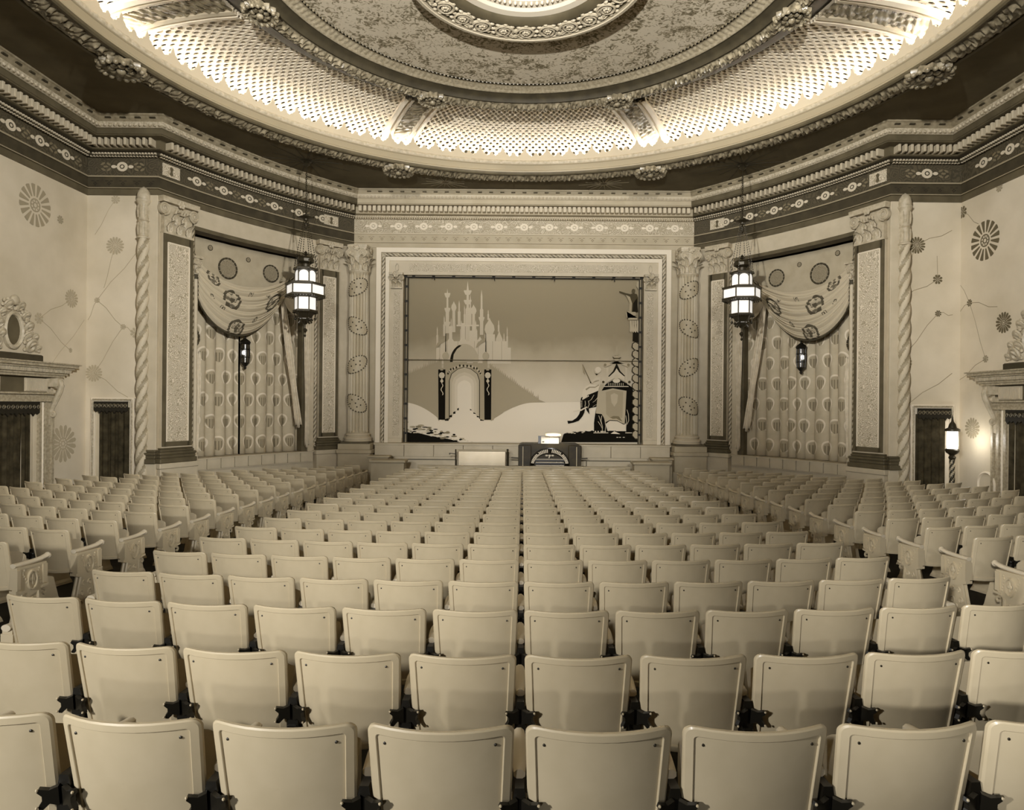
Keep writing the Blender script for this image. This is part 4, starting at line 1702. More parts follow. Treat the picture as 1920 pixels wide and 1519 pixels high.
def swag_material():
    m = bpy.data.materials.new('printed_swag')
    m.use_nodes = True
    nt = m.node_tree
    bs = nt.nodes['Principled BSDF']
    bs.inputs['Roughness'].default_value = 0.8
    bs.inputs['Specular IOR Level'].default_value = 0.2
    uv = nt.nodes.new('ShaderNodeUVMap')
    sx = nt.nodes.new('ShaderNodeSeparateXYZ')
    nt.links.new(uv.outputs[0], sx.inputs[0])
    u, v = sx.outputs[0], sx.outputs[1]
    n = nt.nodes.new('ShaderNodeTexNoise')
    n.inputs['Scale'].default_value = 26
    n.inputs['Detail'].default_value = 2
    nt.links.new(uv.outputs[0], n.inputs['Vector'])
    spk = math_node(nt, 'GREATER_THAN', n.outputs['Fac'], 0.53)
    c = sep(0.74)
    for cu, cv_, r in ((0.30, 0.35, 0.085), (0.74, 0.45, 0.08), (0.40, 0.90, 0.085), (0.13, 0.10, 0.06), (0.90, 0.10, 0.06), (0.22, 0.62, 0.022), (0.58, 0.72, 0.022), (0.66, 0.22, 0.02), (0.48, 0.14, 0.02), (0.12, 0.55, 0.02)):
        d = math_node(nt, 'DIVIDE', math_node(nt, 'SQRT', math_node(nt, 'ADD', math_node(nt, 'POWER', math_node(nt, 'ABSOLUTE', math_node(nt, 'SUBTRACT', u, cu)), 2.0),
                                                                    math_node(nt, 'POWER', math_node(nt, 'ABSOLUTE', math_node(nt, 'MULTIPLY', math_node(nt, 'SUBTRACT', v, cv_), 0.42)), 2.0))), r)
        ring = band(nt, d, 0.74, 1.0)
        inn = math_node(nt, 'LESS_THAN', d, 0.74)
        core = math_node(nt, 'LESS_THAN', d, 0.25)
        f = math_node(nt, 'MAXIMUM', math_node(nt, 'MULTIPLY', ring, 0.9), math_node(nt, 'MAXIMUM', math_node(nt, 'MULTIPLY', math_node(nt, 'MULTIPLY', inn, spk), 0.75), math_node(nt, 'MULTIPLY', core, 0.9)))
        c = mixc(nt, f, c, sep(0.24))
    nt.links.new(c, bs.inputs['Base Color'])
    return m


M_CURTAIN = curtain_material()
M_SWAG = swag_material()


M_TAIL = mat('pale_drape', 0.82, 0.85, 0.15, var=0.06, vscale=7)


def cloth(name, P, UV, m, parent=None, thick=0.012):
    nu, nv = len(P), len(P[0])
    me = bpy.data.meshes.new(name)
    v = [tuple(p) for r in P for p in r]
    f = []
    for i in range(nu - 1):
        for j in range(nv - 1):
            f.append((i * nv + j, (i + 1) * nv + j, (i + 1) * nv + j + 1, i * nv + j + 1))
    me.from_pydata(v, [], f)
    uvl = me.uv_layers.new(name='UVMap')
    flat = [q for r in UV for q in r]
    data = []
    for poly in f:
        for idx in poly:
            data.extend(flat[idx])
    uvl.data.foreach_set('uv', data)
    me.polygons.foreach_set('use_smooth', [True] * len(f))
    me.materials.append(m)
    me.update()
    o = bpy.data.objects.new(name, me)
    COL.objects.link(o)
    if parent is not None:
        o.parent = parent
    so = o.modifiers.new('thickness', 'SOLIDIFY')
    so.thickness = thick
    so.offset = 0
    return o


def pleat(x, seed):
    return (math.sin(x * 15.0 + seed) + 0.6 * math.sin(x * 26.3 + 1.7 * seed + 0.9 * math.sin(x * 5)) + 0.5 * math.sin(x * 8.1 + seed * 2.3)) / 2.1


def deep_pleat(x, seed):
    """Rounded folds parted by narrow deep creases."""
    p = x + 0.05 * math.sin(3.1 * x + seed) + 0.03 * math.sin(7.7 * x + 2 * seed)
    return 2.0 * abs(math.sin(p * 9.5 + seed)) ** 0.55 - 1.2 + 0.35 * math.sin(p * 4.1 + seed)


BAYLEN = 6.25
for side, wd in ((-1, 'left'), (1, 'right')):
    # flat hanging cloth behind the swag
    root = thing('hanging_cloth', 'flat hanging cloth with large round medallions at the top of the %s bay' % wd, 'cloth', (0, 0, 0), group='hanging cloths above the swags')
    P, UV = [], []
    for i in range(33):
        t = T0 + 0.004 + (T1 - 0.012 - T0 - 0.004) * i / 32
        P.append([bayp(t, -0.50 + 0.012 * math.sin(i * 1.3 + j), ZH - 0.11 - 1.35 * j / 10, side) for j in range(11)])
        UV.append([(t * BAYLEN, j) for j in range(11)])
    cloth('cloth_panel', P, UV, M_BACKCLOTH, root)
    for t, z, r in ((0.19, 6.35, 0.33), (0.385, 6.36, 0.30), (0.60, 6.45, 0.26), (0.30, 6.82, 0.075), (0.485, 6.72, 0.07), (0.178, 4.32, 0.30)):
        b = MB()
        n = 16 if r > 0.1 else 8
        for k in range(n):
            a0, a1 = 2 * PI * (k + 0.06) / n, 2 * PI * (k + 0.94) / n
            b.prism([(q * r * math.cos(a), q * r * math.sin(a)) for q, a in ((0.84, a0), (1, a0), (1, (a0 + a1) / 2), (1, a1), (0.84, a1))], -0.006, 0.0)
        b.cur = 1
        b.prism([(0.78 * r * math.cos(2 * PI * k / 20), 0.78 * r * math.sin(2 * PI * k / 20)) for k in range(20)], -0.004, 0.0)
        b.build('cloth_medallion', [M_BROWN2, mat_filigree('medallion_speckle', 0.64, 0.46, 14.0, detail=4.0)], root, smooth=False, M=bay_frame(t, -0.47 if z > 5 else -0.22, z, side))
    # two printed curtains that meet at a dark gap
    for k, (ta, tb) in enumerate(((T0 + 0.008, 0.425), (0.431, T1 - 0.04))):
        which = 'outer' if k == 0 else 'inner'
        cu = thing('printed_curtain', '%s half of the long curtain printed with balloon shapes in the %s bay' % (which, wd), 'curtain', (0, 0, 0), group='printed bay curtains')
        n = 300
        P, UV = [], []
        for i in range(n + 1):
            t = ta + (tb - ta) * i / n
            s_ = t * BAYLEN
            row, ur = [], []
            for j in range(15):
                v = j / 14
                z = 5.78 - (5.78 - ZS - 0.04) * v
                a = 0.055 + 0.02 * v
                row.append(bayp(t, -0.34 + a * deep_pleat(s_, 1.0 + k + side) + 0.01 * math.sin(7 * v + s_ * 3), z, side))
                ur.append((s_ * 1.15, z))
            P.append(row); UV.append(ur)
        cloth('curtain_cloth', P, UV, M_CURTAIN, cu)

    # great swag
    sw = thing('draped_swag', 'great draped swag of printed cloth across the %s bay' % wd, 'drapery', (0, 0, 0), group='draped swags')
    def swag(pa0, pa1, pb0, pb1, sag0, sag1, nf, amp, nm, n=56, m=60, us=(0, 1)):
        P, UV = [], []
        for i in range(n + 1):
            u = i / n
            row, ur = [], []
            for j in range(m + 1):
                v = j / m
                ta = pa0[0] + (pa1[0] - pa0[0]) * v
                za = pa0[1] + (pa1[1] - pa0[1]) * v
                tb = pb0[0] + (pb1[0] - pb0[0]) * v
                zb = pb0[1] + (pb1[1] - pb0[1]) * v
                sag = sag0 + (sag1 - sag0) * v
                t = ta + (tb - ta) * u
                z = za + (zb - za) * u - sag * (4 * u * (1 - u)) ** 0.85
                fold = 2.2 * abs(math.sin(v * nf * PI + 1.2 * math.sin(3 * u))) ** 0.6 - 1.3 + 0.45 * math.sin(v * nf * 3.3 * PI + 4 * u)
                off = 0.10 + 0.14 * math.sin(PI * v) * math.sin(PI * u) ** 0.5 + amp * fold * (0.35 + 0.65 * math.sin(PI * u))
                z += 0.035 * fold * math.sin(PI * u)
                row.append(bayp(t, off, z, side)); ur.append((us[0] + (us[1] - us[0]) * u, v))
            P.append(row); UV.append(ur)
        return cloth(nm, P, UV, M_SWAG, sw)
    swag((0.172, 6.30), (0.176, 5.35), (0.715, 6.72), (0.605, 5.72), 0.72, 1.05, 9, 0.055, 'swag_cloth', 72, 150)
    swag((0.715, 6.72), (0.605, 5.72), (0.765, 6.6), (0.765, 5.95), 0.35, 0.62, 4, 0.045, 'side_swag', 30, 60, (0.8, 1.1))
    # dark gathered hem of the swag
    hem = [bayp(0.176 + (0.605 - 0.176) * i / 30, 0.05, 5.35 + (5.72 - 5.35) * i / 30 - 1.05 * (4 * i / 30 * (1 - i / 30)) ** 0.85 - 0.015, side) for i in range(31)]
    b = MB(); b.tube(hem, 0.028, 6); b.build('swag_hem', M_BROWN2, sw)
    # tails
    def tail(t0, z0, t1, z1, w0, w1, nm):
        P, UV = [], []
        n, m = 24, 20
        for i in range(n + 1):
            u = i / n
            row, ur = [], []
            for j in range(m + 1):
                v = j / m
                w = (w0 + (w1 - w0) * v) * (0.5 + 0.5 * math.sin(PI * min(1, 0.25 + v * 1.1)))
                t = t0 + (t1 - t0) * v + (u - 0.5) * w
                z = z0 + (z1 - z0) * v + 0.05 * math.sin(u * 9)
                row.append(bayp(t, 0.03 + 0.035 * math.sin(u * 20 + v * 2), z, side)); ur.append((0.3 + 0.14 * (u - 0.5), 0.1 + v * 0.9))
            P.append(row); UV.append(ur)
        cloth(nm, P, UV, M_TAIL, sw)
    tail(0.605, 5.75, 0.70, 1.95, 0.02, 0.075, 'swag_tail')
    tail(0.185, 3.9, 0.176, 1.3, 0.02, 0.05, 'swag_tail')
    tail(0.742, 5.6, 0.745, 1.35, 0.03, 0.045, 'side_drape')
    b = MB()
    p = bayp(0.606, 0.10, 5.72, side)
    b.ball(p, 0.07, 10, 6); b.tube([p + Vector((0, -0.01, 0.05)), p + Vector((0, 0.03, 0.25))], 0.02, 6)
    b.build('swag_knot', M_CLOTH, sw)

    # small pendant lantern in front of the curtain
    t = 0.43
    p = bayp(t, -0.08, 0, side)
    ln = thing('pendant_lantern', 'small dark pendant lantern with a dim bulb hanging before the %s bay curtains' % wd, 'lantern', (p.x, p.y, 0), group='small pendant lanterns')
    b = MB()
    b.tube([(0, 0, 4.45), (0, 0, 5.2)], 0.008, 5)
    b.build('chain', M_BLACK, ln)
    b = MB()
    b.lathe([(0.001, 4.50), (0.03, 4.46), (0.02, 4.43), (0.12, 4.36), (0.15, 4.31), (0.13, 4.28), (0.11, 4.26)], 14)
    b.build('top_cap', M_BLACK, ln)
    b = MB()
    for k in range(8):
        a = 2 * PI * k / 8
        b.tube([(0.115 * math.cos(a), 0.115 * math.sin(a), 4.27), (0.125 * math.cos(a), 0.125 * math.sin(a), 4.0), (0.105 * math.cos(a), 0.105 * math.sin(a), 3.74)], 0.016, 5)
    for z, r in ((4.27, 0.12), (4.12, 0.125), (3.90, 0.12), (3.74, 0.11)):
        b.lathe([(r, z - 0.014), (r + 0.02, z), (r, z + 0.014), (r - 0.02, z), (r, z - 0.014)], 14, cap=False)
    b.build('cage', M_BLACK, ln)
    b = MB(); b.lathe([(0.10, 3.75), (0.105, 4.0), (0.10, 4.26)], 14); b.build('tinted_glass', mat('tinted_glass', 0.30, 0.2, 0.6), ln)
    b = MB(); b.ball((0, -0.115, 4.02), 0.035, 8, 6, (1, 0.6, 2.2)); b.build('bulb', M_LAMP, ln)
    b = MB(); b.lathe([(0.11, 3.74), (0.07, 3.68), (0.03, 3.64), (0.045, 3.60), (0.001, 3.55)], 14); b.build('bottom_finial', M_BLACK, ln)

# ---------------------------------------------------------------- painted act drop on the stage
YD = YP + 0.32
drop = thing('painted_drop', 'painted stage drop of a domed palace and gateway with a caparisoned elephant', 'backdrop', (0, 0, 0))


def sky_material():
    m = bpy.data.materials.new('drop_sky_paint')
    m.use_nodes = True
    nt = m.node_tree
    bs = nt.nodes['Principled BSDF']
    bs.inputs['Roughness'].default_value = 0.9
    bs.inputs['Specular IOR Level'].default_value = 0.1
    tc = nt.nodes.new('ShaderNodeTexCoord')
    sx = nt.nodes.new('ShaderNodeSeparateXYZ')
    nt.links.new(tc.outputs['Object'], sx.inputs[0])
    n = nt.nodes.new('ShaderNodeTexNoise')
    n.inputs['Scale'].default_value = 1.1
    n.inputs['Detail'].default_value = 5
    nt.links.new(tc.outputs['Object'], n.inputs['Vector'])
    z = math_node(nt, 'ADD', sx.outputs[2], math_node(nt, 'MULTIPLY', math_node(nt, 'SUBTRACT', n.outputs['Fac'], 0.5), 0.9))
    f = math_node(nt, 'DIVIDE', math_node(nt, 'SUBTRACT', z, 3.2), 2.2)
    r = nt.nodes.new('ShaderNodeValToRGB')
    e = r.color_ramp.elements
    e[0].position = 0.0; e[0].color = sep(0.84)
    e[1].position = 1.0; e[1].color = sep(0.60)
    for pos, val in ((0.30, 0.76), (0.55, 0.70), (0.75, 0.61)):
        q = e.new(pos); q.color = sep(val)
    nt.links.new(f, r.inputs['Fac'])
    nt.links.new(r.outputs['Color'], bs.inputs['Base Color'])
    return m


b = MB()
b.box((-OX - 0.3, YD, OZ0 - 0.1), (OX + 0.3, YD + 0.02, 7.1))
b.build('canvas', sky_material(), drop, smooth=False)
PT = {}


def paint(v):
    k = 'drop_paint_%02d' % int(v * 100)
    return mat(k, v, 0.9, 0.1)


def shape(name, polys, layer, parent=None):
    """polys: list of (tone, [(px,py)...]) drawn on the canvas, each a film of paint."""
    b = MB()
    ms = []
    lay = 0
    for tone, pts in polys:
        m = paint(tone)
        if m not in ms:
            ms.append(m)
        b.cur = ms.index(m)
        y0 = YD - 0.012 * layer - 0.0001 * lay
        lay += 1
        ps = [at(x, y, YD) for x, y in pts]
        n = len(ps)
        area = sum(ps[i].x * ps[(i + 1) % n].z - ps[(i + 1) % n].x * ps[i].z for i in range(n))
        if area < 0:
            ps.reverse()
        v = [(p.x, y0, p.z) for p in ps]
        b.add(v, [tuple(range(n))])
    return b.build(name, ms, parent or drop, smooth=False)


def ellipse(cx, cy, rx, ry, n=24, a0=0.0, a1=2 * PI):
    return [(cx + rx * math.cos(a0 + (a1 - a0) * k / n), cy + ry * math.sin(a0 + (a1 - a0) * k / n)) for k in range(n + (0 if abs(a1 - a0 - 2 * PI) < 1e-6 else 1))]


def minaret(x, top, base, w, balc=()):
    """Slender tower: spire, shaft and galleries."""
    pts = [(x - w, base), (x - w, top + (base - top) * 0.45), (x - w * 0.55, top + (base - top) * 0.42), (x - w * 0.5, top + (base - top) * 0.15), (x, top),
           (x + w * 0.5, top + (base - top) * 0.15), (x + w * 0.55, top + (base - top) * 0.42), (x + w, top + (base - top) * 0.45), (x + w, base)]
    out = [pts]
    for y in balc:
        out.append([(x - w * 1.7, y - 2.5), (x + w * 1.7, y - 2.5), (x + w * 1.7, y), (x + w * 1.0, y + 6), (x - w * 1.0, y + 6), (x - w * 1.7, y)])
    return out


def onion(x, y, r, h):
    return [(x - r * 0.6, y), (x - r, y - h * 0.3), (x - r * 0.85, y - h * 0.55), (x - r * 0.3, y - h * 0.8), (x, y - h), (x + r * 0.3, y - h * 0.8), (x + r * 0.85, y - h * 0.55), (x + r, y - h * 0.3), (x + r * 0.6, y)]


TW = 0.80
pal = []
for a in (minaret(839, 541, 625, 3.2, (552, 580, 606)), minaret(877, 527, 645, 4.2, (547, 565)), minaret(903, 543, 628, 3.2, (597,)), minaret(861, 563, 612, 2.6), minaret(882, 552, 610, 2), minaret(915.5, 581, 600, 1.6), minaret(935, 600, 622, 1.5), minaret(951, 612, 655, 1.5), minaret(945, 624, 652, 1.6), minaret(833, 592, 630, 2), minaret(820, 612, 650, 1.8), minaret(871, 572, 612, 1.6), minaret(846, 596, 630, 1.6), minaret(865, 600, 640, 2), minaret(892, 600, 640, 2.4)):
    for p in a:
        pal.append((TW, p))
for x, y, r, h in ((851, 583, 5, 18), (888, 589, 5.5, 18)):
    pal.append((TW, onion(x, y, r, h)))
    pal.append((TW, [(x - 2.5, y - 2), (x + 2.5, y - 2), (x + 3, y + 40), (x - 3, y + 40)]))
pal.append((TW, onion(918, 628, 9.5, 32)))
pal.append((TW, onion(936, 655, 7, 36)))
for x, y, r, h in ((845, 655, 8, 26), (868, 652, 7, 24), (900, 655, 9, 24), (933, 664, 8, 22)):
    pal.append((0.83, onion(x, y, r, h)))
for x0, x1, y0, y1 in ((818, 958, 652, 682), (826, 950, 640, 660), (842, 848, 612, 652), (866, 872, 606, 650), (885, 891, 612, 650), (856, 898, 609, 612), (909, 928, 627, 650), (880, 895, 620, 690)):
    pal.append((TW + 0.02, [(x0, y0), (x1, y0), (x1, y1), (x0, y1)]))
for x in (824, 838, 858, 889, 896, 912, 923, 940):
    pal.append((0.72, [(x, 640), (x + 1.2, 640), (x + 1.2, 676), (x, 676)]))
shape('painted_palace', pal, 1)

# wooded banks either side of the gate
bank = [(752, 790), (752, 706)]
x = 752
random.seed(11)
while x < 826:
    y = 706 - (x - 752) * 0.42 + (4 if x < 760 else 0)
    bank += [(x + 1.4, y - random.uniform(3, 9)), (x + 2.8, y + 1)]
    x += 3.2
bank += [(826, 790)]
bank2 = [(918, 790), (918, 684)]
x = 918
while x < 1010:
    y = 685 + (x - 918) * 0.78 - 0.0008 * (x - 918) ** 2
    bank2 += [(x + 1.4, y - random.uniform(3, 10)), (x + 2.8, y + 1)]
    x += 3.2
bank2 += [(1024, 755), (985, 758), (962, 764), (945, 772), (930, 786)]
shape('painted_woods', [(0.66, bank)], 2)
shape('painted_woods', [(0.66, bank2)], 2)
# pale hills
hillL = [(752, 829), (752, 755)] + [(752 + 4 * k, 754 + 0.0062 * (4 * k) ** 2) for k in range(1, 18)] + [(823, 790), (835, 770), (865, 752), (898, 770), (922, 790)] + \
        [(922 + 5 * k, 788 - 33 * math.sin(min(k / 16, 1) * PI / 2)) for k in range(1, 17)] + [(1200, 752), (1200, 829)]
shape('painted_ground', [(0.90, hillL)], 3)
# gateway
gate = [(0.66, [(828, 788), (828, 690), (832, 690), (832, 676), (876, 676), (876, 681), (887, 681), (887, 676), (896, 676), (896, 681), (905, 681), (905, 676), (914, 676), (914, 690), (926, 690), (926, 788), (908, 788), (835, 788)]),
        (0.74, ellipse(871, 679, 27, 34, 24, PI, 2 * PI)),
        (0.14, [(844, 679)] + [(871 + 27 * math.cos(a), 679 + 34 * math.sin(a)) for a in [PI + 0.2 * k for k in range(7)]] + [(866, 648), (857, 655), (851, 665), (849, 679)])]
for k, (w, h, tone) in enumerate(((29, 688, 0.16), (27.5, 689, 0.76), (23, 698, 0.81), (18, 704, 0.85), (13, 713, 0.90))):
    top = h
    gate.append((tone, [(871 - w, 790), (871 - w, top + w * 0.9), (871 - w * 0.85, top + w * 0.45), (871 - w * 0.45, top + w * 0.14), (871, top), (871 + w * 0.45, top + w * 0.14), (871 + w * 0.85, top + w * 0.45), (871 + w, top + w * 0.9), (871 + w, 790)]))
gate.append((0.90, [(836, 794), (858, 770), (884, 770), (908, 794)]))
for s_ in (0, 1):
    for k in range(4):
        x = (838 + 7 * k, 904 - 7 * k)[s_]
        y = 786 - 6.5 * k
        w = 7 - 1.3 * k
        gate.append((0.13, [(x - w / 2, y), (x + w / 2, y - (2 if not s_ else -2)), (x + w / 2, y + 3), (x - w / 2, y + 3)]))
for x in (822, 908):
    gate.append((0.09, [(x, 693), (x + 4, 693), (x + 4, 695), (x + 9, 695), (x + 9, 693), (x + 13.5, 693), (x + 13, 787), (x + 0.5, 787)]))
    gate.append((0.80, ellipse(x + 6.8, 704, 5.6, 6, 8)))
    gate.append((0.80, [(x + 6.8, 709), (x + 10, 715), (x + 6.8, 719), (x + 3.6, 715)]))
    wv = [(x + 6.8 + 1.8 * math.sin(k * 0.9) - 0.8 + 0.05 * k, 719 + 2.2 * k) for k in range(11)]
    gate.append((0.80, wv + [(p[0] + 1.6, p[1]) for p in reversed(wv)]))
for x in (836, 911):
    gate.append((0.72, ellipse(x, 668, 6.5, 7.5, 16)))
    gate.append((0.16, [(x - 0.8, 660), (x - 0.5, 626), (x + 0.5, 626), (x + 0.8, 660)]))
    fl = [(x - 1, 634), (x - 8, 637), (x - 16, 644), (x - 19, 653), (x - 15, 651), (x - 9, 645), (x - 1, 641)]
    gate.append((0.66, fl))
# scroll work over the arch
random.seed(3)
for k in range(26):
    a = PI * (0.05 + 0.9 * k / 25)
    gate.append((0.20 if k % 2 else 0.78, ellipse(871 + 31 * math.cos(a), 705 - 19 * math.sin(a) + random.uniform(-1.5, 1.5), 1.7, 2.4, 6)))
shape('painted_gateway', gate, 4)
# rocks in the foreground
rocks = [(0.09, [(750, 829), (750, 806), (762, 806), (776, 810), (790, 813), (806, 817), (826, 820), (846, 824), (862, 829)])]
random.seed(5)
for k in range(64):
    x = 752 + random.uniform(0, 1) ** 1.3 * 120
    y = 786 + (x - 752) * 0.24 + random.uniform(0, 18)
    t = random.choice((0.10, 0.10, 0.52, 0.66, 0.72)) if y > 796 else random.choice((0.74, 0.66, 0.80))
    rocks.append((t, ellipse(x, y, random.uniform(2, 6), random.uniform(0.9, 2.1), 8)))
for k in range(24):
    x = 760 + k * 5.4 + random.uniform(-2, 2)
    rocks.append((random.choice((0.84, 0.78)), ellipse(x, 807 + k * 0.86 + random.uniform(-2.5, 2.5), random.uniform(1.5, 3.2), 1.0, 7)))
gr = [(1052, 829), (1056, 815)]
x = 1056
while x < 1200:
    gr += [(x + 2, 813 - 5 * math.sin(min((x - 1056) / 40, 1) * PI / 2) + random.uniform(-1.2, 1.2))]
    x += 4
gr += [(1201, 806), (1201, 829)]
rocks2 = [(0.09, gr)]
for k in range(10):
    rocks2.append((0.84, ellipse(1064 + 3.4 * k + random.uniform(-1, 1), 812 - 0.3 * k + random.uniform(-2, 2), 2.4, 0.8, 7)))
for x, y in ((1157, 820), (1162, 820), (1169, 820)):
    rocks2.append((0.84, ellipse(x, y, 2.2, 0.8, 6)))
shape('painted_rocks', rocks, 5)['kind'] = 'stuff'
shape('painted_dark_ground', rocks2, 5)
# elephant: crop coordinates (1157 x 1519 view of 160 x 210) mapped to the photograph
EX = lambda x, y: (1060 + x * 160 / 1157, 630 + y * 210 / 1519)
E_ = lambda pts: [EX(x, y) for x, y in pts]
el = [
    (0.08, E_([(490, 740), (540, 660), (850, 660), (900, 700), (920, 760), (930, 900), (930, 1310), (820, 1310), (820, 1180), (800, 1200), (540, 1190), (575, 1310), (385, 1310), (385, 1180), (400, 1060), (420, 960), (350, 975), (315, 985), (325, 1065), (285, 1010), (270, 960), (255, 1040), (230, 1090), (180, 1150), (110, 1175), (35, 1190), (25, 1150), (90, 1150), (150, 1110), (185, 1060), (205, 1000), (200, 900), (210, 840), (290, 780), (400, 745)])),
    (0.86, E_([(235, 860), (225, 790), (240, 730), (270, 690), (330, 655), (470, 650), (440, 745), (330, 790), (300, 800), (260, 850)])),
    (0.62, E_([(270, 720), (320, 690), (400, 690), (450, 660), (455, 672), (400, 705), (330, 705), (280, 740)])),
    (0.72, E_([(440, 760), (470, 660), (525, 655), (490, 745), (640, 712), (825, 745), (800, 1195), (740, 1170), (700, 1145), (600, 1140), (540, 1170), (515, 1100), (490, 1060), (410, 1050)])),
    (0.66, E_([(545, 760), (640, 735), (780, 755), (770, 1110), (700, 1125), (600, 1110), (550, 1060)])),
    (0.74, E_([(610, 800), (660, 775), (710, 800), (700, 900), (660, 960), (620, 900)])),
    (0.50, E_([(600, 1105), (650, 1085), (720, 1090), (770, 1160), (740, 1150), (690, 1120), (640, 1125)])),
    (0.86, E_([(100, 1020), (200, 1000), (290, 955), (295, 970), (215, 1015), (110, 1030)])),
    (0.88, E_([(540, 1195), (600, 1150), (700, 1155), (800, 1210), (815, 1290), (580, 1290), (570, 1190)])),
    (0.10, E_([(580, 1285), (680, 1285), (720, 1325), (600, 1325)])), (0.88, E_([(610, 1325), (660, 1290), (740, 1330)])),
    (0.86, E_([(380, 1318), (378, 1308), (578, 1308), (578, 1318)])), (0.86, E_([(808, 1318), (808, 1308), (910, 1308), (910, 1318)])),
]
for pl in (((490, 1080), (480, 1150), (500, 1230), (495, 1310)), ((450, 1080), (470, 1140), (490, 1200)), ((440, 1160), (480, 1220), (500, 1260)), ((530, 1130), (545, 1220), (535, 1300)), ((310, 880), (320, 930), (300, 980)), ((385, 800), (350, 860), (310, 890)), ((440, 830), (400, 880), (370, 900)), ((265, 880), (270, 920), (262, 960)), ((420, 930), (390, 945), (370, 960)), ((830, 1000), (850, 1060), (855, 1150), (830, 1200)), ((815, 1080), (825, 1150), (818, 1230))):
    w = 4
    el.append((0.78, E_([(x - w, y) for x, y in pl] + [(x + w, y) for x, y in reversed(pl)])))
for k in range(7):
    el.append((0.80, E_([(205, 880 + 14 * k), (228, 876 + 14 * k), (228, 881 + 14 * k), (205, 885 + 14 * k)])))
for k in range(5):
    el.append((0.86, ellipse(*EX(235 + 18 * k, 855 - 10 * k), 1.3, 1.6, 7)))
    el.append((0.86, ellipse(*EX(405 + 36 * k if k < 2 else 430 + 26 * k, 1296), 1.5, 1.5, 7)))
shape('painted_elephant', el, 6)
how = [
    (0.09, E_([(525, 690), (550, 650), (660, 590), (720, 590), (830, 645), (850, 690)])),
    (0.84, E_([(520, 682), (850, 682), (850, 692), (520, 692)])),
    (0.80, E_([(550, 430), (580, 430), (580, 620), (550, 640)])), (0.80, E_([(805, 430), (832, 430), (832, 640), (805, 620)])),
    (0.82, E_([(580, 545), (650, 480), (690, 400), (730, 480), (800, 545), (800, 620), (690, 560), (580, 620)])),
    (0.76, E_([(515, 410), (540, 425), (600, 400), (690, 345), (780, 400), (840, 425), (868, 405), (850, 380), (800, 380), (770, 345), (615, 345), (590, 375), (535, 385)])),
    (0.12, E_([(575, 550), (640, 480), (685, 380), (695, 380), (740, 480), (805, 545), (790, 550), (720, 490), (690, 440), (660, 490), (590, 555)])),
    (0.86, ellipse(*EX(687, 610), 7, 4, 14)), (0.80, ellipse(*EX(687, 560), 4.5, 5, 12)),
    (0.72, ellipse(*EX(690, 310), 5.5, 5, 14)),
    (0.30, E_([(630, 280), (660, 300), (720, 300), (755, 290), (730, 315), (650, 315)])),
    (0.70, E_([(665, 260), (685, 180), (692, 130), (700, 180), (715, 260), (690, 275)])),
]
for k in range(9):
    how.append((0.80, E_([(575 + 25 * k, 640), (582 + 25 * k, 640), (582 + 25 * k, 676), (575 + 25 * k, 676)])))
for xx in (510, 862):
    how.append((0.30, ellipse(*EX(xx, 625), 2.4, 2.2, 10)))
for xx in (535, 848):
    how.append((0.55, ellipse(*EX(xx, 395), 2.6, 2.6, 10)))
shape('painted_howdah', how, 8)
rid = [
    (0.82, E_([(340, 640), (380, 590), (420, 560), (470, 560), (470, 650), (440, 665), (380, 650)])),
    (0.62, E_([(350, 640), (400, 610), (450, 600), (455, 610), (400, 628)])),
    (0.78, ellipse(*EX(425, 470), 5.5, 6.5, 14)), (0.86, ellipse(*EX(440, 462), 5.5, 5.5, 14)), (0.14, E_([(400, 510), (440, 520), (415, 535)])),
    (0.45, E_([(225, 390), (232, 390), (345, 630), (335, 635)])), (0.62, E_([(225, 400), (255, 480), (265, 530), (240, 500)])),
    (0.12, ellipse(*EX(340, 632), 1.3, 1.3, 7)),
]
shape('painted_rider', rid, 9)
# barley-sugar column and pointing figure at the edge of the picture
colm = []
for k in range(12):
    y = 650 + k * 15
    colm.append((0.20, [(1184, y - 5), (1190, y - 9), (1201, y - 2), (1201, y + 15), (1190, y + 9), (1183, y + 2)]))
    colm.append((0.70, [(1185.5, y - 4), (1190, y - 7.5), (1200, y - 1), (1200, y + 7), (1190, y + 7), (1185, y + 1.5)]))
colm.append((0.14, [(1186, 610), (1201, 606), (1201, 645), (1185, 640)]))
for k in range(4):
    colm.append((0.74, [(1180 + 4.2 * k, 602), (1183 + 4.2 * k, 602), (1184 + 4.2 * k, 620), (1182.5 + 4.2 * k, 625), (1179.5 + 4.2 * k, 622), (1180 + 4.2 * k, 612)]))
colm.append((0.68, [(1172, 588), (1174, 585), (1190, 586), (1192, 590), (1190, 593), (1178, 593), (1176, 601), (1194, 601), (1194, 597), (1174, 597)]))
fig = [(0.30, [(1160, 547), (1172, 551), (1181, 553), (1186, 551), (1193, 553), (1195, 560), (1193, 586), (1178, 586), (1180, 568), (1176, 560), (1171, 554), (1160, 549)]),
       (0.66, [(1172, 554), (1180, 558), (1184, 570), (1183, 586), (1178, 586), (1179, 568)]),
       (0.36, ellipse(1186.5, 547, 3.4, 4.2, 12)),
       (0.68, [(1193, 530), (1202, 528), (1202, 584), (1196, 584), (1196, 545), (1192, 538)]), (0.14, [(1186, 570), (1193, 560), (1195, 586), (1185, 586)])]
shape('painted_column', colm, 10)
shape('painted_figure', fig, 11)
b = MB()
p0, p1 = at(752, 675, YD), at(1200, 678, YD)
b.tube([(p0.x, YD - 0.14, p0.z), (p1.x, YD - 0.14, p1.z)], 0.012, 5)
b.build('batten_line', M_BROWN, drop)
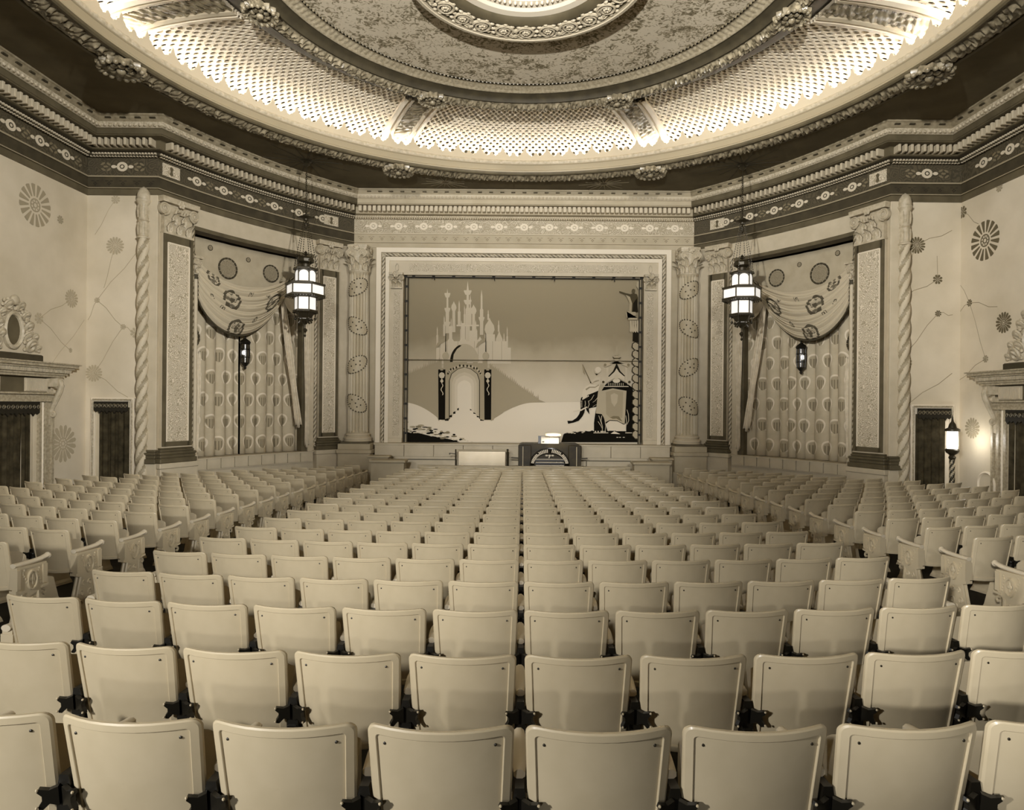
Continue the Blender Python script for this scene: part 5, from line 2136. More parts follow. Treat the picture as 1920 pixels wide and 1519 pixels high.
# dark batten with hooks above, clipped cords down both sides
b = MB()
b.box((-OX, YD - 0.19, OZ1 - 0.075), (OX, YD - 0.15, OZ1 - 0.0))
bt = b.build('drop_batten', M_DARK, drop, smooth=False)
b = MB(); b.box((-OX + 0.1, YD - 0.198, OZ1 - 0.048), (OX - 0.1, YD - 0.19, OZ1 - 0.022)); b.build('batten_strip', M_STAGE, bt, smooth=False)
for k in range(12):
    xx = -OX + 0.3 + k * (2 * OX - 0.6) / 11
    b = MB()
    b.box((xx - 0.05, YD - 0.205, OZ1 - 0.06), (xx + 0.05, YD - 0.19, OZ1 - 0.01))
    if k % 3 == 1:
        b.tube([(xx - 0.07, YD - 0.20, OZ1 - 0.10), (xx, YD - 0.21, OZ1 - 0.03), (xx + 0.03, YD - 0.21, OZ1 - 0.16)], 0.018, 5)
    b.build('batten_hook', M_DARK, bt, smooth=False)
for s_ in (-1, 1):
    b = MB()
    b.box((s_ * (OX - 0.08) - 0.05, YD - 0.17, OZ0), (s_ * (OX - 0.08) + 0.05, YD - 0.15, OZ1 - 0.07))
    sdb = b.build('side_guide', M_BROWN2, drop, smooth=False)
    b = MB(); b.tube([(s_ * (OX - 0.08), YD - 0.185, OZ0), (s_ * (OX - 0.08), YD - 0.185, OZ1 - 0.1)], 0.014, 6); b.build('guide_cord', M_STAGE, sdb)
    for k in range(11):
        zz = OZ0 + 0.3 + k * 0.47
        b = MB(); b.box((s_ * (OX - 0.08) - 0.055, YD - 0.205, zz - 0.035), (s_ * (OX - 0.08) + 0.055, YD - 0.17, zz + 0.035)); b.build('guide_clip', M_DARK, sdb, smooth=False)

# ---------------------------------------------------------------- stage front, organ, rails
b = MB()
n = 10
for k in range(n):
    xa, xb = -4.62 + 9.24 * k / n + 0.006, -4.62 + 9.24 * (k + 1) / n - 0.006
    bb = MB(); bb.bbox((xa, YP - 0.42, 1.00), (xb, YP, 1.36), 0.008)
    bb.build('apron_slab', M_CREAM, wall_stage, smooth=False)
b.box((-4.64, YP - 0.45, 1.36), (4.64, YP, OZ0))
b.box((-4.64, YP - 0.40, 0.93), (4.64, YP, 1.00))
b.box((-4.64, YP - 0.36, 0.0), (4.64, YP, 0.93))
b.build('apron_front', M_CREAM, wall_stage, smooth=False)
b = MB()
for s_ in (-1, 1):
    xa, xb = (-4.5, -2.05) if s_ < 0 else (2.0, 4.4)
    b.box((xa, YP - 0.375, 0.895), (xb, YP - 0.36, 0.915))
    b.box((xa, YP - 0.375, 0.1), (xa + 0.02, YP - 0.36, 0.90))
    b.box((xb - 0.02, YP - 0.375, 0.1), (xb, YP - 0.36, 0.90))
b.build('apron_panel_line', M_BROWN2, wall_stage, smooth=False)

# pit rail: a low curved wall with two higher ends
rail = thing('pit_rail', 'low pale curtain wall between front seat row and stage pit', 'railing', (0, 0, 0))
P = []
for i in range(25):
    x = -3.05 + 6.2 * i / 24
    y = 19.12 + x * x / 90
    P.append([(x, y - 0.05, 0.0), (x, y - 0.05, 0.80), (x, y - 0.08, 0.81), (x, y - 0.08, 0.86), (x, y + 0.08, 0.86), (x, y + 0.08, 0.81), (x, y + 0.05, 0.80), (x, y + 0.05, 0.0)])
b = MB(); b.grid(P); b.build('rail_wall', M_STAGE, rail, smooth=False)
for s_, nm in ((-1, 'left'), (1, 'right')):
    e = thing('pit_end_wall', 'stepped pale wall end with moulded cap at the %s end of the pit' % nm, 'wall', (0, 0, 0), group='pit wall ends')
    x0, x1 = (-4.46, -3.40) if s_ < 0 else (3.22, 4.35)
    b = MB()
    b.box((x0 + 0.05, 19.2, 0.0), (x1 - 0.05, 19.6, 0.92))
    b.build('wall_block', M_STAGE, e, smooth=False)
    b = MB()
    b.bbox((x0, 19.12, 0.92), (x1, 19.66, 1.0), 0.02)
    b.build('cap', M_STAGE, e, smooth=False)
    b = MB()
    xa, xb = (x0 - 0.15, x0 + 0.45) if s_ < 0 else (x1 - 0.45, x1 + 0.15)
    b.bbox((xa, 19.7, 0.0), (xb, 20.1, 1.02), 0.02)
    b.bbox((xa - 0.04, 19.66, 1.02), (xb + 0.04, 20.14, 1.08), 0.02)
    b.build('upper_step', M_STAGE, e, smooth=False)

# theatre organ console, keyboards toward the seats
org = thing('organ_console', 'dark horseshoe organ console with three keyboards in the stage pit', 'organ', (0.82, 19.75, 0.0))
W = 0.94
b = MB()
prof = [(-W, 0.0), (-W, 1.36), (-W + 0.04, 1.45), (-W + 0.12, 1.48), (W - 0.12, 1.48), (W - 0.04, 1.45), (W, 1.36), (W, 0.0)]
prof2 = [(-0.56, 0.0), (-0.56, 0.80), (-0.50, 1.00), (-0.34, 1.16), (-0.12, 1.23), (0.12, 1.23), (0.34, 1.16), (0.50, 1.00), (0.56, 0.80), (0.56, 0.0)]
b.prism(prof, 0.05, 0.75)
b.build('case', M_ORGAN, org, smooth=False)
b = MB()
# horseshoe front: wings either side and the arch over the keys
for s_ in (-1, 1):
    b = MB()
    b.bbox((s_ * 0.75 - 0.19, -0.12, 0.0), (s_ * 0.75 + 0.19, 0.06, 1.44), 0.012)
    sw_ = b.build('side_wing', M_ORGAN, org, smooth=False)
    b = MB()
    b.box((s_ * 0.80 - 0.012, -0.135, 0.1), (s_ * 0.80 + 0.012, -0.12, 1.40))
    b.build('wing_strip', M_STAGE, sw_, smooth=False)
P = []
m = 28
for i in range(m + 1):
    a = PI * i / m
    P.append([(q * math.cos(a), y, 0.84 + q2 * math.sin(a)) for q, q2, y in ((0.60, 0.53, 0.06), (0.60, 0.53, -0.16), (0.57, 0.50, -0.18), (0.46, 0.35, -0.02), (0.44, 0.32, 0.06))])
b = MB(); b.grid(P)
b.build('stop_rail', M_BLACK, org, angle=0.5)
b = MB(); b.prism([(0.56 * math.cos(PI * i / 20), 0.84 + 0.5 * math.sin(PI * i / 20)) for i in range(21)] + [(-0.56, 0.0), (0.56, 0.0)], 0.0, 0.05); b.build('key_desk', M_ORGAN, org, smooth=False)
TABW = mat('ivory_tab', 0.86, 0.4)
bt_ = MB(); bt_.bbox((-0.016, -0.02, -0.03), (0.016, 0.0, 0.03), 0.004)
ME_TAB = bt_.mesh('stop_tab', TABW, smooth=False)
for row, (q, q2, y) in enumerate(((0.545, 0.465, -0.15), (0.505, 0.41, -0.09))):
    for i in range(30):
        a = PI * (0.06 + 0.88 * i / 29)
        if i in (14, 15) or (row == 0 and i in (7, 22)):
            continue
        inst('stop_tab', ME_TAB, org, T(q * math.cos(a), y, 0.84 + q2 * math.sin(a)) @ RY(-(a - PI / 2)))
wk = MB(); wk.bbox((-0.0095, -0.13, 0.0), (0.0095, 0.0, 0.02), 0.003)
ME_KEY = wk.mesh('white_key', TABW, smooth=False)
for k in range(3):
    z = 0.84 + 0.085 * k
    y = -0.26 + 0.09 * k
    b = MB(); b.box((-0.44, y - 0.02, z - 0.04), (0.44, 0.05, z - 0.005)); kb = b.build('keyboard', M_BLACK, org, smooth=False)
    for i in range(40):
        inst('white_key', ME_KEY, kb, T(-0.41 + 0.021 * i, y + 0.12, z))
    b = MB()
    for i in range(40):
        if i % 7 in (2, 6):
            continue
        b.box((-0.41 + 0.021 * i + 0.005, y + 0.03, z + 0.02), (-0.41 + 0.021 * i + 0.016, y + 0.12, z + 0.034))
    b.build('black_keys', M_BLACK, kb, kind='stuff', smooth=False)
b = MB()
for x in (-0.09, 0.0, 0.09):
    b.ball((x, -0.02, 1.13), 0.045, 8, 5, (1, 0.4, 0.6))
b.tube([(-0.02, -0.02, 1.05), (0, -0.02, 1.12)], 0.02, 6)
b.build('carved_crest', TABW, org)
b = MB(); b.box((-0.34, -0.02, 1.27), (0.30, 0.02, 1.72), RX(-0.12)); b.build('music_desk', M_BLACK, org, smooth=False)
sh_ = MB(); sh_.box((-0.155, -0.004, 0.0), (0.155, 0.004, 0.40))
sheetme = sh_.mesh('music_sheet', mat('sheet_paper', 0.93, 0.8), smooth=False)
for dx, w in ((-0.13, 0.8), (0.14, 0.9)):
    inst('music_sheet', sheetme, org, T(dx, 0.10, 1.30) @ RX(-0.12) @ SCL(w, 1, 1))
b = MB(); b.prism([(-0.09, 0.04), (0.02, 0.04), (0.05, 0.09), (0.03, 0.16), (-0.05, 0.13), (-0.09, 0.09)], -0.004, 0.0); b.prism([(-0.09, 0.22), (-0.03, 0.22), (-0.03, 0.25), (-0.09, 0.25)], -0.004, 0.0)
b.build('printed_figure', M_BROWN, org, smooth=False, M=T(-0.13, 0.09, 1.30) @ RX(-0.12))
b = MB()
b.lathe([(0.05, -0.24), (0.055, -0.2), (0.055, 0.2), (0.05, 0.24)], 14, T(0.10, -0.03, 1.75) @ RY(PI / 2))
b.build('desk_lamp_shade', M_STAGE, org)
d = bpy.data.lights.new('organ_lamp', 'POINT'); d.energy = 14; d.color = LIGHT_TINT; d.shadow_soft_size = 0.06
lo = bpy.data.objects.new('organ_lamp', d); COL.objects.link(lo); lo.location = (0.92, 19.48, 1.78)
for s_ in (-1, 1):
    b = MB()
    b.tube([(s_ * 0.90, 0.2, 1.02), (s_ * 1.16, 0.2, 1.04)], 0.02, 6)
    b.build('side_rod', M_BRONZE, org)
    b = MB()
    b.prism([(s_ * 0.95, 0.62), (s_ * 1.30, 0.74), (s_ * 1.30, 0.78), (s_ * 0.95, 0.80)], 0.1, 0.35)
    b.build('bench_bracket', M_STAGE if s_ < 0 else M_ORGAN, org, smooth=False)

# polished panel left of the organ
pn = thing('polished_screen', 'polished metal screen on dark posts standing left of the organ', 'screen', (-1.20, 19.8, 0.0))
b = MB(); b.bbox((-0.72, -0.02, 0.15), (0.70, 0.02, 1.24), 0.01); b.build('panel', M_STEEL, pn, smooth=False)
b = MB(); b.box((-0.78, -0.03, 1.24), (0.80, 0.03, 1.29)); b.build('top_rail', M_STAGE, pn, smooth=False)
for x, w in ((-0.80, 0.02), (0.76, 0.035)):
    b = MB(); b.tube([(x, 0, 0), (x, 0, 1.26)], w, 8); b.ball((x, 0, 1.27), w * 1.3, 8, 5); b.build('post', M_BRONZE, pn)
b = MB(); b.tube([(-0.80, 0, 1.15), (-0.98, 0, 1.17)], 0.012, 6); b.tube([(-0.98, 0, 1.13), (-0.98, 0, 1.18)], 0.02, 6); b.build('side_hook', M_BRONZE, pn)

# ---------------------------------------------------------------- curtained doorways
def velvet(b, x0, x1, z0, z1, y, n=60, amp=0.035, seed=0.0):
    P = []
    for i in range(n + 1):
        x = x0 + (x1 - x0) * i / n
        P.append([(x, y + amp * pleat(x * 2.4, seed) * (0.7 + 0.3 * k / 4), z1 + (z0 - z1) * k / 4) for k in range(5)])
    b.grid(P)


def valance(b, x0, x1, z0, z1, y, n=12):
    """Carved dark pelmet with a scalloped lower edge."""
    o = [(x0, z1), (x1, z1), (x1, z0)]
    for k in range(n):
        u0 = k / n
        o.append((x1 + (x0 - x1) * (u0 + 0.5 / n), z0 - 0.035 * (1 + (k % 2))))
        o.append((x1 + (x0 - x1) * (u0 + 1 / n), z0))
    b.prism(o[::-1], y - 0.03, y)
    b.cur = 1
    for k in range(n):
        x = x0 + (x1 - x0) * (k + 0.5) / n
        b.tube([(x + 0.045 * math.cos(a) * (1 - a / 12), y - 0.04, (z0 + z1) / 2 + 0.05 * math.sin(a) * (1 - a / 12)) for a in [0.6 * q for q in range(14)]], 0.010, 4)


for s_, wd in ((-1, 'left'), (1, 'right')):
    xc = s_ * 9.86
    f0 = floor_z(9.86, YF)
    dr = struct('door_%d' % (1 if s_ < 0 else 2), label='curtained doorway in the return wall on the %s' % wd)
    dr.location = (xc, YF, 0)
    zt = 2.62
    b = MB()
    b.box((-0.52, -0.07, f0), (-0.42, 0.0, zt + 0.02)); b.box((0.42, -0.07, f0), (0.52, 0.0, zt + 0.02)); b.box((-0.52, -0.07, zt + 0.02), (0.52, 0.0, zt + 0.11))
    b.build('door_casing', M_WHITE, dr, smooth=False)
    rb = MB()
    for x in (-0.47, 0.47):
        k = rope((x, -0.075, f0), (x, -0.075, zt + 0.06), 0.022, 0.10, two=False)
        rb.add(k.v, k.f)
    k = rope((-0.47, -0.075, zt + 0.06), (0.47, -0.075, zt + 0.06), 0.022, 0.10, two=False)
    rb.add(k.v, k.f)
    rb.build('casing_bead', M_GILT, dr, angle=1.2)
    b = MB()
    b.box((-0.42, -0.02, f0), (0.42, -0.005, zt + 0.02))
    b.build('reveal', M_CREAM if s_ < 0 else M_WHITE, dr, smooth=False)
    b = MB(); velvet(b, -0.30 if s_ < 0 else -0.42, 0.42 if s_ < 0 else 0.30, f0 + 0.02, zt - 0.12, -0.07, seed=s_); b.build('door_curtain', M_VELVET, dr)
    b = MB(); valance(b, -0.40, 0.40, zt - 0.20, zt + 0.02, -0.11, 9); b.build('pelmet', [M_DARK, M_GILTDARK], dr, smooth=False)

    # grand side doorway with cornice, consoles and a carved crest
    Yc = 13.62
    xw = 10.62
    f1 = floor_z(xw, Yc)
    gd = struct('door_%d' % (3 if s_ < 0 else 4), label='grand side doorway with a carved crest on the %s wall' % wd)
    xa = Vector((0, 1, 0)) if s_ < 0 else Vector((0, -1, 0))
    ya = Vector((-1, 0, 0)) if s_ < 0 else Vector((1, 0, 0))
    gd.matrix_world = Matrix(((xa.x, ya.x, 0, s_ * xw), (xa.y, ya.y, 0, Yc), (0, 0, 1, 0), (0, 0, 0, 1)))
    hw = 0.72
    b = MB()
    for sg in (-1, 1):
        for (a0, a1, d) in ((hw, hw + 0.08, 0.10), (hw + 0.08, hw + 0.20, 0.05), (hw + 0.20, hw + 0.26, 0.11), (hw + 0.26, hw + 0.40, 0.06), (hw + 0.40, hw + 0.46, 0.10)):
            b.box((min(sg * a0, sg * a1), -d, f1), (max(sg * a0, sg * a1), 0, 2.66))
    for (z0, z1, d) in ((2.62, 2.68, 0.16), (2.68, 2.78, 0.12), (2.78, 2.82, 0.20)):
        b.box((-hw - 0.48, -d, z0), (hw + 0.48, 0, z1))
    b.build('door_architrave', M_GILT, gd, smooth=False)
    b = MB()
    for sg in (-1, 1):
        k = rope((sg * (hw + 0.14), -0.06, f1), (sg * (hw + 0.14), -0.06, 2.62), 0.035, 0.16, two=False)
        b.add(k.v, k.f)
    b.build('bead_strip', M_WHITE, gd, angle=1.2)
    b = MB(); b.box((-hw - 0.46, -0.05, 2.82), (hw + 0.46, 0, 3.16)); b.build('frieze', M_BROWN, gd, smooth=False)
    for sg in (-1, 1):
        b = MB()
        for k in range(13):
            x = sg * (hw - 0.05) - 0.30 + 0.048 * k
            b.box((x, -0.09, 2.86), (x + 0.028, -0.04, 3.10))
        b.box((sg * (hw - 0.05) - 0.33, -0.06, 2.84), (sg * (hw - 0.05) + 0.36, -0.03, 3.13))
        b.build('fluted_block', M_CREAM, gd, smooth=False)
        # console bracket
        b = MB()
        pts = [(0, -0.10, 3.10)]
        sp = [(0, -0.24 + 0.10 * (1 - a / 15) * math.cos(a), 3.02 + 0.10 * (1 - a / 15) * math.sin(a)) for a in [0.5 * k for k in range(24)]]
        b.tube(list(reversed(sp)) + [(0, -0.10, 3.12)], 0.05, 8)
        b.tube([(0, -0.33, 3.0), (0, -0.29, 2.85), (0, -0.20, 2.65), (0, -0.12, 2.48), (0, -0.10, 2.40)], [0.055, 0.06, 0.055, 0.05, 0.05], 8)
        sp2 = [(0, -0.13 + 0.065 * (1 - a / 14) * math.cos(a), 2.34 + 0.065 * (1 - a / 14) * math.sin(a)) for a in [0.5 * k for k in range(20)]]
        b.tube(sp2, 0.032, 7)
        b.box((-0.09, -0.30, 2.95), (0.09, 0.0, 3.14))
        b.prism([(-0.06, 2.10), (0.06, 2.10), (0.08, 2.45), (0.07, 2.9), (-0.07, 2.9), (-0.08, 2.45)], -0.09, 0.0)
        b.build('console', M_CAP, gd, M=T(sg * (hw + 0.36), 0, 0))
        b = MB()
        for k in range(9):
            b.ball((0, -0.335 + 0.024 * k, 2.94 - 0.058 * k), 0.028, 7, 4, (1.6, 1, 0.7))
        b.build('console_beading', M_GILT, gd, M=T(sg * (hw + 0.36), 0, 0), kind='stuff')
    b = MB()
    for (e, d, z0, z1) in ((0.62, 0.22, 3.16, 3.21), (0.66, 0.26, 3.21, 3.25), (0.74, 0.36, 3.34, 3.38), (0.80, 0.42, 3.38, 3.44), (0.84, 0.46, 3.44, 3.47)):
        b.box((-hw - e, -d, z0), (hw + e, 0, z1))
    b.box((-hw - 0.68, -0.28, 3.25), (hw + 0.68, 0, 3.34))
    b.build('door_cornice', M_GILT, gd, smooth=False)
    b = MB()
    n = 38
    for k in range(n):
        x = -hw - 0.66 + (2 * hw + 1.32) * k / (n - 1)
        b.box((x - 0.018, -0.33, 3.26), (x + 0.018, -0.27, 3.335))
    b.build('dentils', M_CAP, gd, kind='stuff', smooth=False)
    b = MB(); b.bbox((-0.62, -0.26, 3.47), (0.62, 0, 3.62), 0.02); b.build('crest_plinth', M_BROWN2, gd, smooth=False)
    b = MB()
    n = 24
    b.grid([[(0.26 * q * math.cos(2 * PI * k / n), -dd, 4.10 + 0.40 * q * math.sin(2 * PI * k / n)) for q, dd in ((1.0, 0.0), (1.0, 0.10), (0.88, 0.13), (0.78, 0.10), (0.76, 0.05))] for k in range(n)], closed_u=True)
    cr = b.build('crest_oval', M_CAP, gd)
    b = MB(); b.prism([(0.20 * math.cos(2 * PI * k / n), 4.10 + 0.31 * math.sin(2 * PI * k / n)) for k in range(n)], -0.06, 0); b.build('oval_field', M_BROWN, cr, smooth=False)
    random.seed(21)
    for sg in (-1, 1):
        for (cx_, cz_, r0, turn, tw_) in ((0.48, 3.80, 0.15, 1, 0.045), (0.36, 3.98, 0.11, -1, 0.04), (0.56, 3.98, 0.09, 1, 0.035), (0.40, 4.20, 0.11, 1, 0.04), (0.32, 4.42, 0.09, -1, 0.035), (0.16, 4.60, 0.10, 1, 0.04), (0.66, 3.76, 0.07, -1, 0.03)):
            b = MB()
            sp = [(sg * (cx_ + turn * r0 * (1 - a / 13) * math.cos(a)), -0.10 - 0.05 * math.sin(a), cz_ + r0 * (1 - a / 13) * math.sin(a)) for a in [0.45 * k for k in range(26)]]
            b.tube(sp, [tw_ * (0.5 + 0.5 * math.sin(PI * (k + 2) / 29)) for k in range(26)], 6)
            for k in range(5):
                a = 0.9 * k
                b.ball((sg * (cx_ + turn * r0 * 1.15 * math.cos(a)), -0.07, cz_ + r0 * 1.15 * math.sin(a)), 0.045, 6, 4, (1, 0.8, 1))
            b.build('crest_scroll', M_CAP, gd)
    b = MB(); b.ball((0, -0.10, 4.72), 0.10, 10, 6, (1, .8, 1.1)); b.tube([(-0.16, -0.1, 4.62), (0, -0.12, 4.66), (0.16, -0.1, 4.62)], 0.04, 6); b.build('crest_finial', M_CAP, gd)
    b = MB(); b.box((-hw, -0.02, f1), (hw, -0.004, 2.64)); b.build('door_void', M_DARK, gd, smooth=False)
    b = MB(); velvet(b, -hw + 0.04, hw - 0.22, f1 + 0.02, 2.40, -0.06, seed=2 * s_); b.build('door_curtain', M_VELVET, gd)
    b = MB(); velvet(b, hw - 0.18, hw - 0.08, f1 + 0.02, 2.40, -0.05, 12, 0.015); b.build('pale_side_curtain', M_CREAM, gd)
    b = MB(); valance(b, -hw + 0.01, hw - 0.01, 2.38, 2.62, -0.09, 12); b.build('pelmet', [M_DARK, M_GILTDARK], gd, smooth=False)

# ---------------------------------------------------------------- standing lamp and wall fountain at the right
fx, fy = 10.02, 15.35
fz = floor_z(fx, fy)
lp = thing('standing_lamp', 'lit standing lamp with a twisted metal stem by the right door', 'lamp', (fx, fy, fz))
b = MB(); b.lathe([(0.20, 0.0), (0.20, 0.05), (0.14, 0.09), (0.06, 0.14), (0.05, 0.30)], 18); b.build('base', M_BRONZE, lp)
rope((0, 0, 0.30), (0, 0, 1.30), 0.055, 0.24).build('stem', [M_BRONZE, M_STAGE], lp, angle=1.2)
b = MB(); b.ball((0, 0, 0.62), 0.085, 12, 7, (1, 1, 1.2)); b.lathe([(0.06, 1.28), (0.08, 1.33), (0.05, 1.38), (0.13, 1.44), (0.15, 1.50), (0.13, 1.53)], 16); b.build('collar', M_BRONZE, lp)
b = MB(); b.lathe([(0.11, 1.53), (0.12, 1.60), (0.115, 1.90), (0.11, 1.94)], 18); b.build('glass_shade', mat('torch_glass', 0.95, 0.4, emit=1.5), lp)
b = MB(); b.lathe([(0.16, 1.94), (0.16, 1.985), (0.09, 2.02), (0.07, 2.10), (0.03, 2.16), (0.015, 2.26), (0.001, 2.33)], 16); b.build('cap', M_BRONZE, lp)
d = bpy.data.lights.new('torch_bulb', 'POINT'); d.energy = 11; d.color = LIGHT_TINT; d.shadow_soft_size = 0.12
lo = bpy.data.objects.new('torch_bulb', d); COL.objects.link(lo); lo.location = (fx + 0.16, fy - 0.22, fz + 1.74)

fo = thing('wall_fountain', 'small arched wall niche fountain with a carved basin on the right wall', 'fountain', (0, 0, 0))
Yn = 14.98
xn = 10.59
fo.matrix_world = Matrix(((0, 1, 0, xn), (-1, 0, 0, Yn), (0, 0, 1, 0), (0, 0, 0, 1)))
b = MB()
P = []
for i in range(25):
    a = PI * i / 24
    P.append([(q * 0.26 * math.cos(a), -dd, 0.92 + q * 0.26 * math.sin(a)) for q, dd in ((1.15, 0.0), (1.12, 0.05), (1.0, 0.06), (0.86, 0.02), (0.84, 0.0))])
P = [[(x, y, z - 0.5) if False else (x, y, z) for x, y, z in P[0]]] and [[(p[0], p[1], 0.60) for p in P[0]]] + P + [[(p[0], p[1], 0.60) for p in P[-1]]]
b.grid(P)
b.build('niche_arch', M_WHITE, fo)
b = MB(); b.prism([(0.22 * math.cos(PI * i / 20), 0.92 + 0.22 * math.sin(PI * i / 20)) for i in range(21)] + [(-0.22, 0.60), (0.22, 0.60)], -0.012, 0); b.build('niche_back', M_CREAM, fo, smooth=False)
b = MB(); b.lathe([(0.001, 0.40), (0.10, 0.42), (0.24, 0.52), (0.34, 0.60), (0.36, 0.64), (0.32, 0.65), (0.26, 0.60), (0.001, 0.56)], 20, T(0, -0.02, 0) , a0=PI, a1=2 * PI, cap=False); b.build('basin', M_WHITE, fo)
b = MB()
for k in range(5):
    a = PI + PI * (k + 0.5) / 5
    b.tube([(0.27 * math.cos(a) + 0.06 * math.cos(w), 0.27 * math.sin(a) - 0.03, 0.52 + 0.06 * math.sin(w)) for w in [0.6 * q for q in range(11)]], 0.016, 5)
b.build('basin_scrolls', M_GILT, fo)
b = MB(); b.lathe([(0.10, floor_z(xn, Yn)), (0.07, 0.38), (0.12, 0.43)], 12, T(0, -0.12, 0)); b.build('pedestal', M_WHITE, fo)

# ---------------------------------------------------------------- stencilled flowers on the side walls
def on_wall(px, py, which):
    """Point and frame on a wall for a spot of the photograph."""
    d = ray(px, py)
    s_ = -1 if which.startswith('l') else 1
    if which.endswith('r'):          # return wall
        k = YF
        return Matrix.Translation((d.x * k, YF, ZE + d.z * k))
    # side wall line from (10.98,-9) to (10.55,15.9)
    sl = (XW - 10.98) / (YF + 9.0)
    k = s_ * (10.98 + sl * 9.0) / (d.x - s_ * sl)
    xa = Vector((sl * s_, 1, 0)).normalized() * (1 if s_ < 0 else -1)
    ya = Vector((-1 if s_ < 0 else 1, 0, 0))
    return Matrix(((xa.x, ya.x, 0, d.x * k), (xa.y, ya.y, 0, k), (0, 0, 1, ZE + d.z * k), (0, 0, 0, 1)))


def flower_mesh(name, r, n, m0, m1, wedge=True):
    b = MB()
    for k in range(n):
        a0 = 2 * PI * k / n
        w = 2 * PI / n
        if wedge:
            pts = [(0.42, 0.2), (0.98, 0.08), (1.0, 0.5), (0.98, 0.72), (0.42, 0.6)]
        else:
            pts = [(0.30, 0.3), (0.7, 0.08), (0.92, 0.2), (1.0, 0.5), (0.92, 0.8), (0.7, 0.92), (0.30, 0.7)]
        b.prism([(q * r * math.cos(a0 + w * u), q * r * math.sin(a0 + w * u)) for q, u in pts], -0.004, 0.0)
    b.cur = 1
    for q0, q1, nn in ((0.26, 0.32, 16), (0.10, 0.16, 10)):
        b.grid([[(q * r * math.cos(2 * PI * k / nn), -dd, q * r * math.sin(2 * PI * k / nn)) for q, dd in ((q0, 0.0), (q0, 0.004), (q1, 0.004), (q1, 0.0))] for k in range(nn)], closed_u=True)
    for k in range(8):
        a = 2 * PI * k / 8
        b.prism([(0.21 * r * math.cos(a) + 0.035 * r * math.cos(w), 0.21 * r * math.sin(a) + 0.035 * r * math.sin(w)) for w in [2 * PI * q / 6 for q in range(6)]], -0.004, 0)
    return b.mesh(name, [m0, m1], smooth=False)


M_ST = {'l': mat('faded_stencil', 0.675, 0.85, 0.15), 'm': mat('mid_stencil', 0.60, 0.85), 'd': mat('dark_stencil_paint', 0.48, 0.85)}
fl_me = {}
spots = [('ls', 66, 385, 0.46, 'm', 1), ('ls', 113, 412, 0.10, 'm', 0), ('ls', 134, 560, 0.22, 'l', 0), ('ls', 73, 597, 0.13, 'l', 0), ('ls', 118, 832, 0.44, 'l', 0), ('ls', 132, 657, 0.06, 'l', 0),
         ('lr', 217, 374, 0.11, 'l', 0), ('lr', 216, 461, 0.22, 'l', 0), ('lr', 176, 700, 0.21, 'l', 0), ('lr', 182, 563, 0.07, 'l', 0), ('lr', 231, 613, 0.07, 'l', 0), ('lr', 254, 624, 0.13, 'l', 0),
         ('rr', 1719, 460, 0.21, 'd', 0), ('rr', 1758, 524, 0.12, 'd', 0), ('rr', 1690, 560, 0.07, 'm', 0), ('rr', 1759, 588, 0.08, 'd', 0), ('rr', 1694, 680, 0.21, 'm', 0),
         ('rs', 1805, 398, 0.15, 'd', 0), ('rs', 1847, 451, 0.46, 'd', 1), ('rs', 1818, 568, 0.09, 'd', 0), ('rs', 1882, 605, 0.24, 'd', 0), ('rs', 1848, 673, 0.09, 'm', 0), ('rs', 1823, 803, 0.25, 'm', 0), ('rs', 1874, 352, 0.10, 'm', 0)]
WALLS = {'ls': wall_left, 'lr': wall_left_return, 'rr': wall_right_return, 'rs': wall_right}
for w_, px, py, r, tone, wedge in spots:
    key = (r, tone, wedge)
    if key not in fl_me:
        fl_me[key] = flower_mesh('stencil_flower', r, 16 if r > 0.15 else 8, M_ST[tone], M_ST[tone], bool(wedge))
    inst('stencil_flower', fl_me[key], WALLS[w_], on_wall(px, py, w_) @ T(0, -0.002, 0))
links = [('ls', (73, 597), (134, 560)), ('ls', (73, 597), (132, 657)), ('ls', (85, 700), (158, 600)), ('lr', (217, 374), (178, 440)), ('lr', (182, 563), (255, 475)), ('lr', (182, 563), (165, 600)), ('lr', (182, 563), (231, 613)), ('lr', (231, 613), (254, 624)),
         ('lr', (231, 613), (176, 700)), ('lr', (176, 700), (240, 745)), ('lr', (216, 461), (195, 540)), ('rr', (1719, 460), (1785, 432)), ('rr', (1690, 560), (1758, 524)), ('rr', (1758, 524), (1757, 480)), ('rr', (1759, 588), (1700, 660)), ('rr', (1759, 588), (1786, 590)),
         ('rr', (1719, 460), (1695, 520)), ('rs', (1805, 398), (1835, 420)), ('rs', (1818, 568), (1790, 512)), ('rs', (1818, 568), (1848, 673)), ('rs', (1818, 568), (1870, 575)), ('rs', (1818, 568), (1792, 590)), ('rr', (1700, 760), (1785, 700)), ('rs', (1848, 673), (1795, 715))]
for w_, a, c in links:
    A, C = on_wall(*a, w_), on_wall(*c, w_)
    p0, p1 = A.translation, C.translation
    off = Vector((A[0][1], A[1][1], 0)) * -0.003
    q = [p0 + off, p0.lerp(p1, 0.35) + off + Vector((0, 0, 0.04)), p0.lerp(p1, 0.7) + off - Vector((0, 0, 0.03)), p1 + off]
    b = MB(); b.tube(q, 0.007, 4); b.build('stencil_vine', M_ST['l'] if w_[0] == 'l' else M_ST['m'], WALLS[w_])

# ---------------------------------------------------------------- theatre seats
# local frame of a seat: x to the right along the row, +y toward the stage, z up from the floor
REC = math.radians(11)


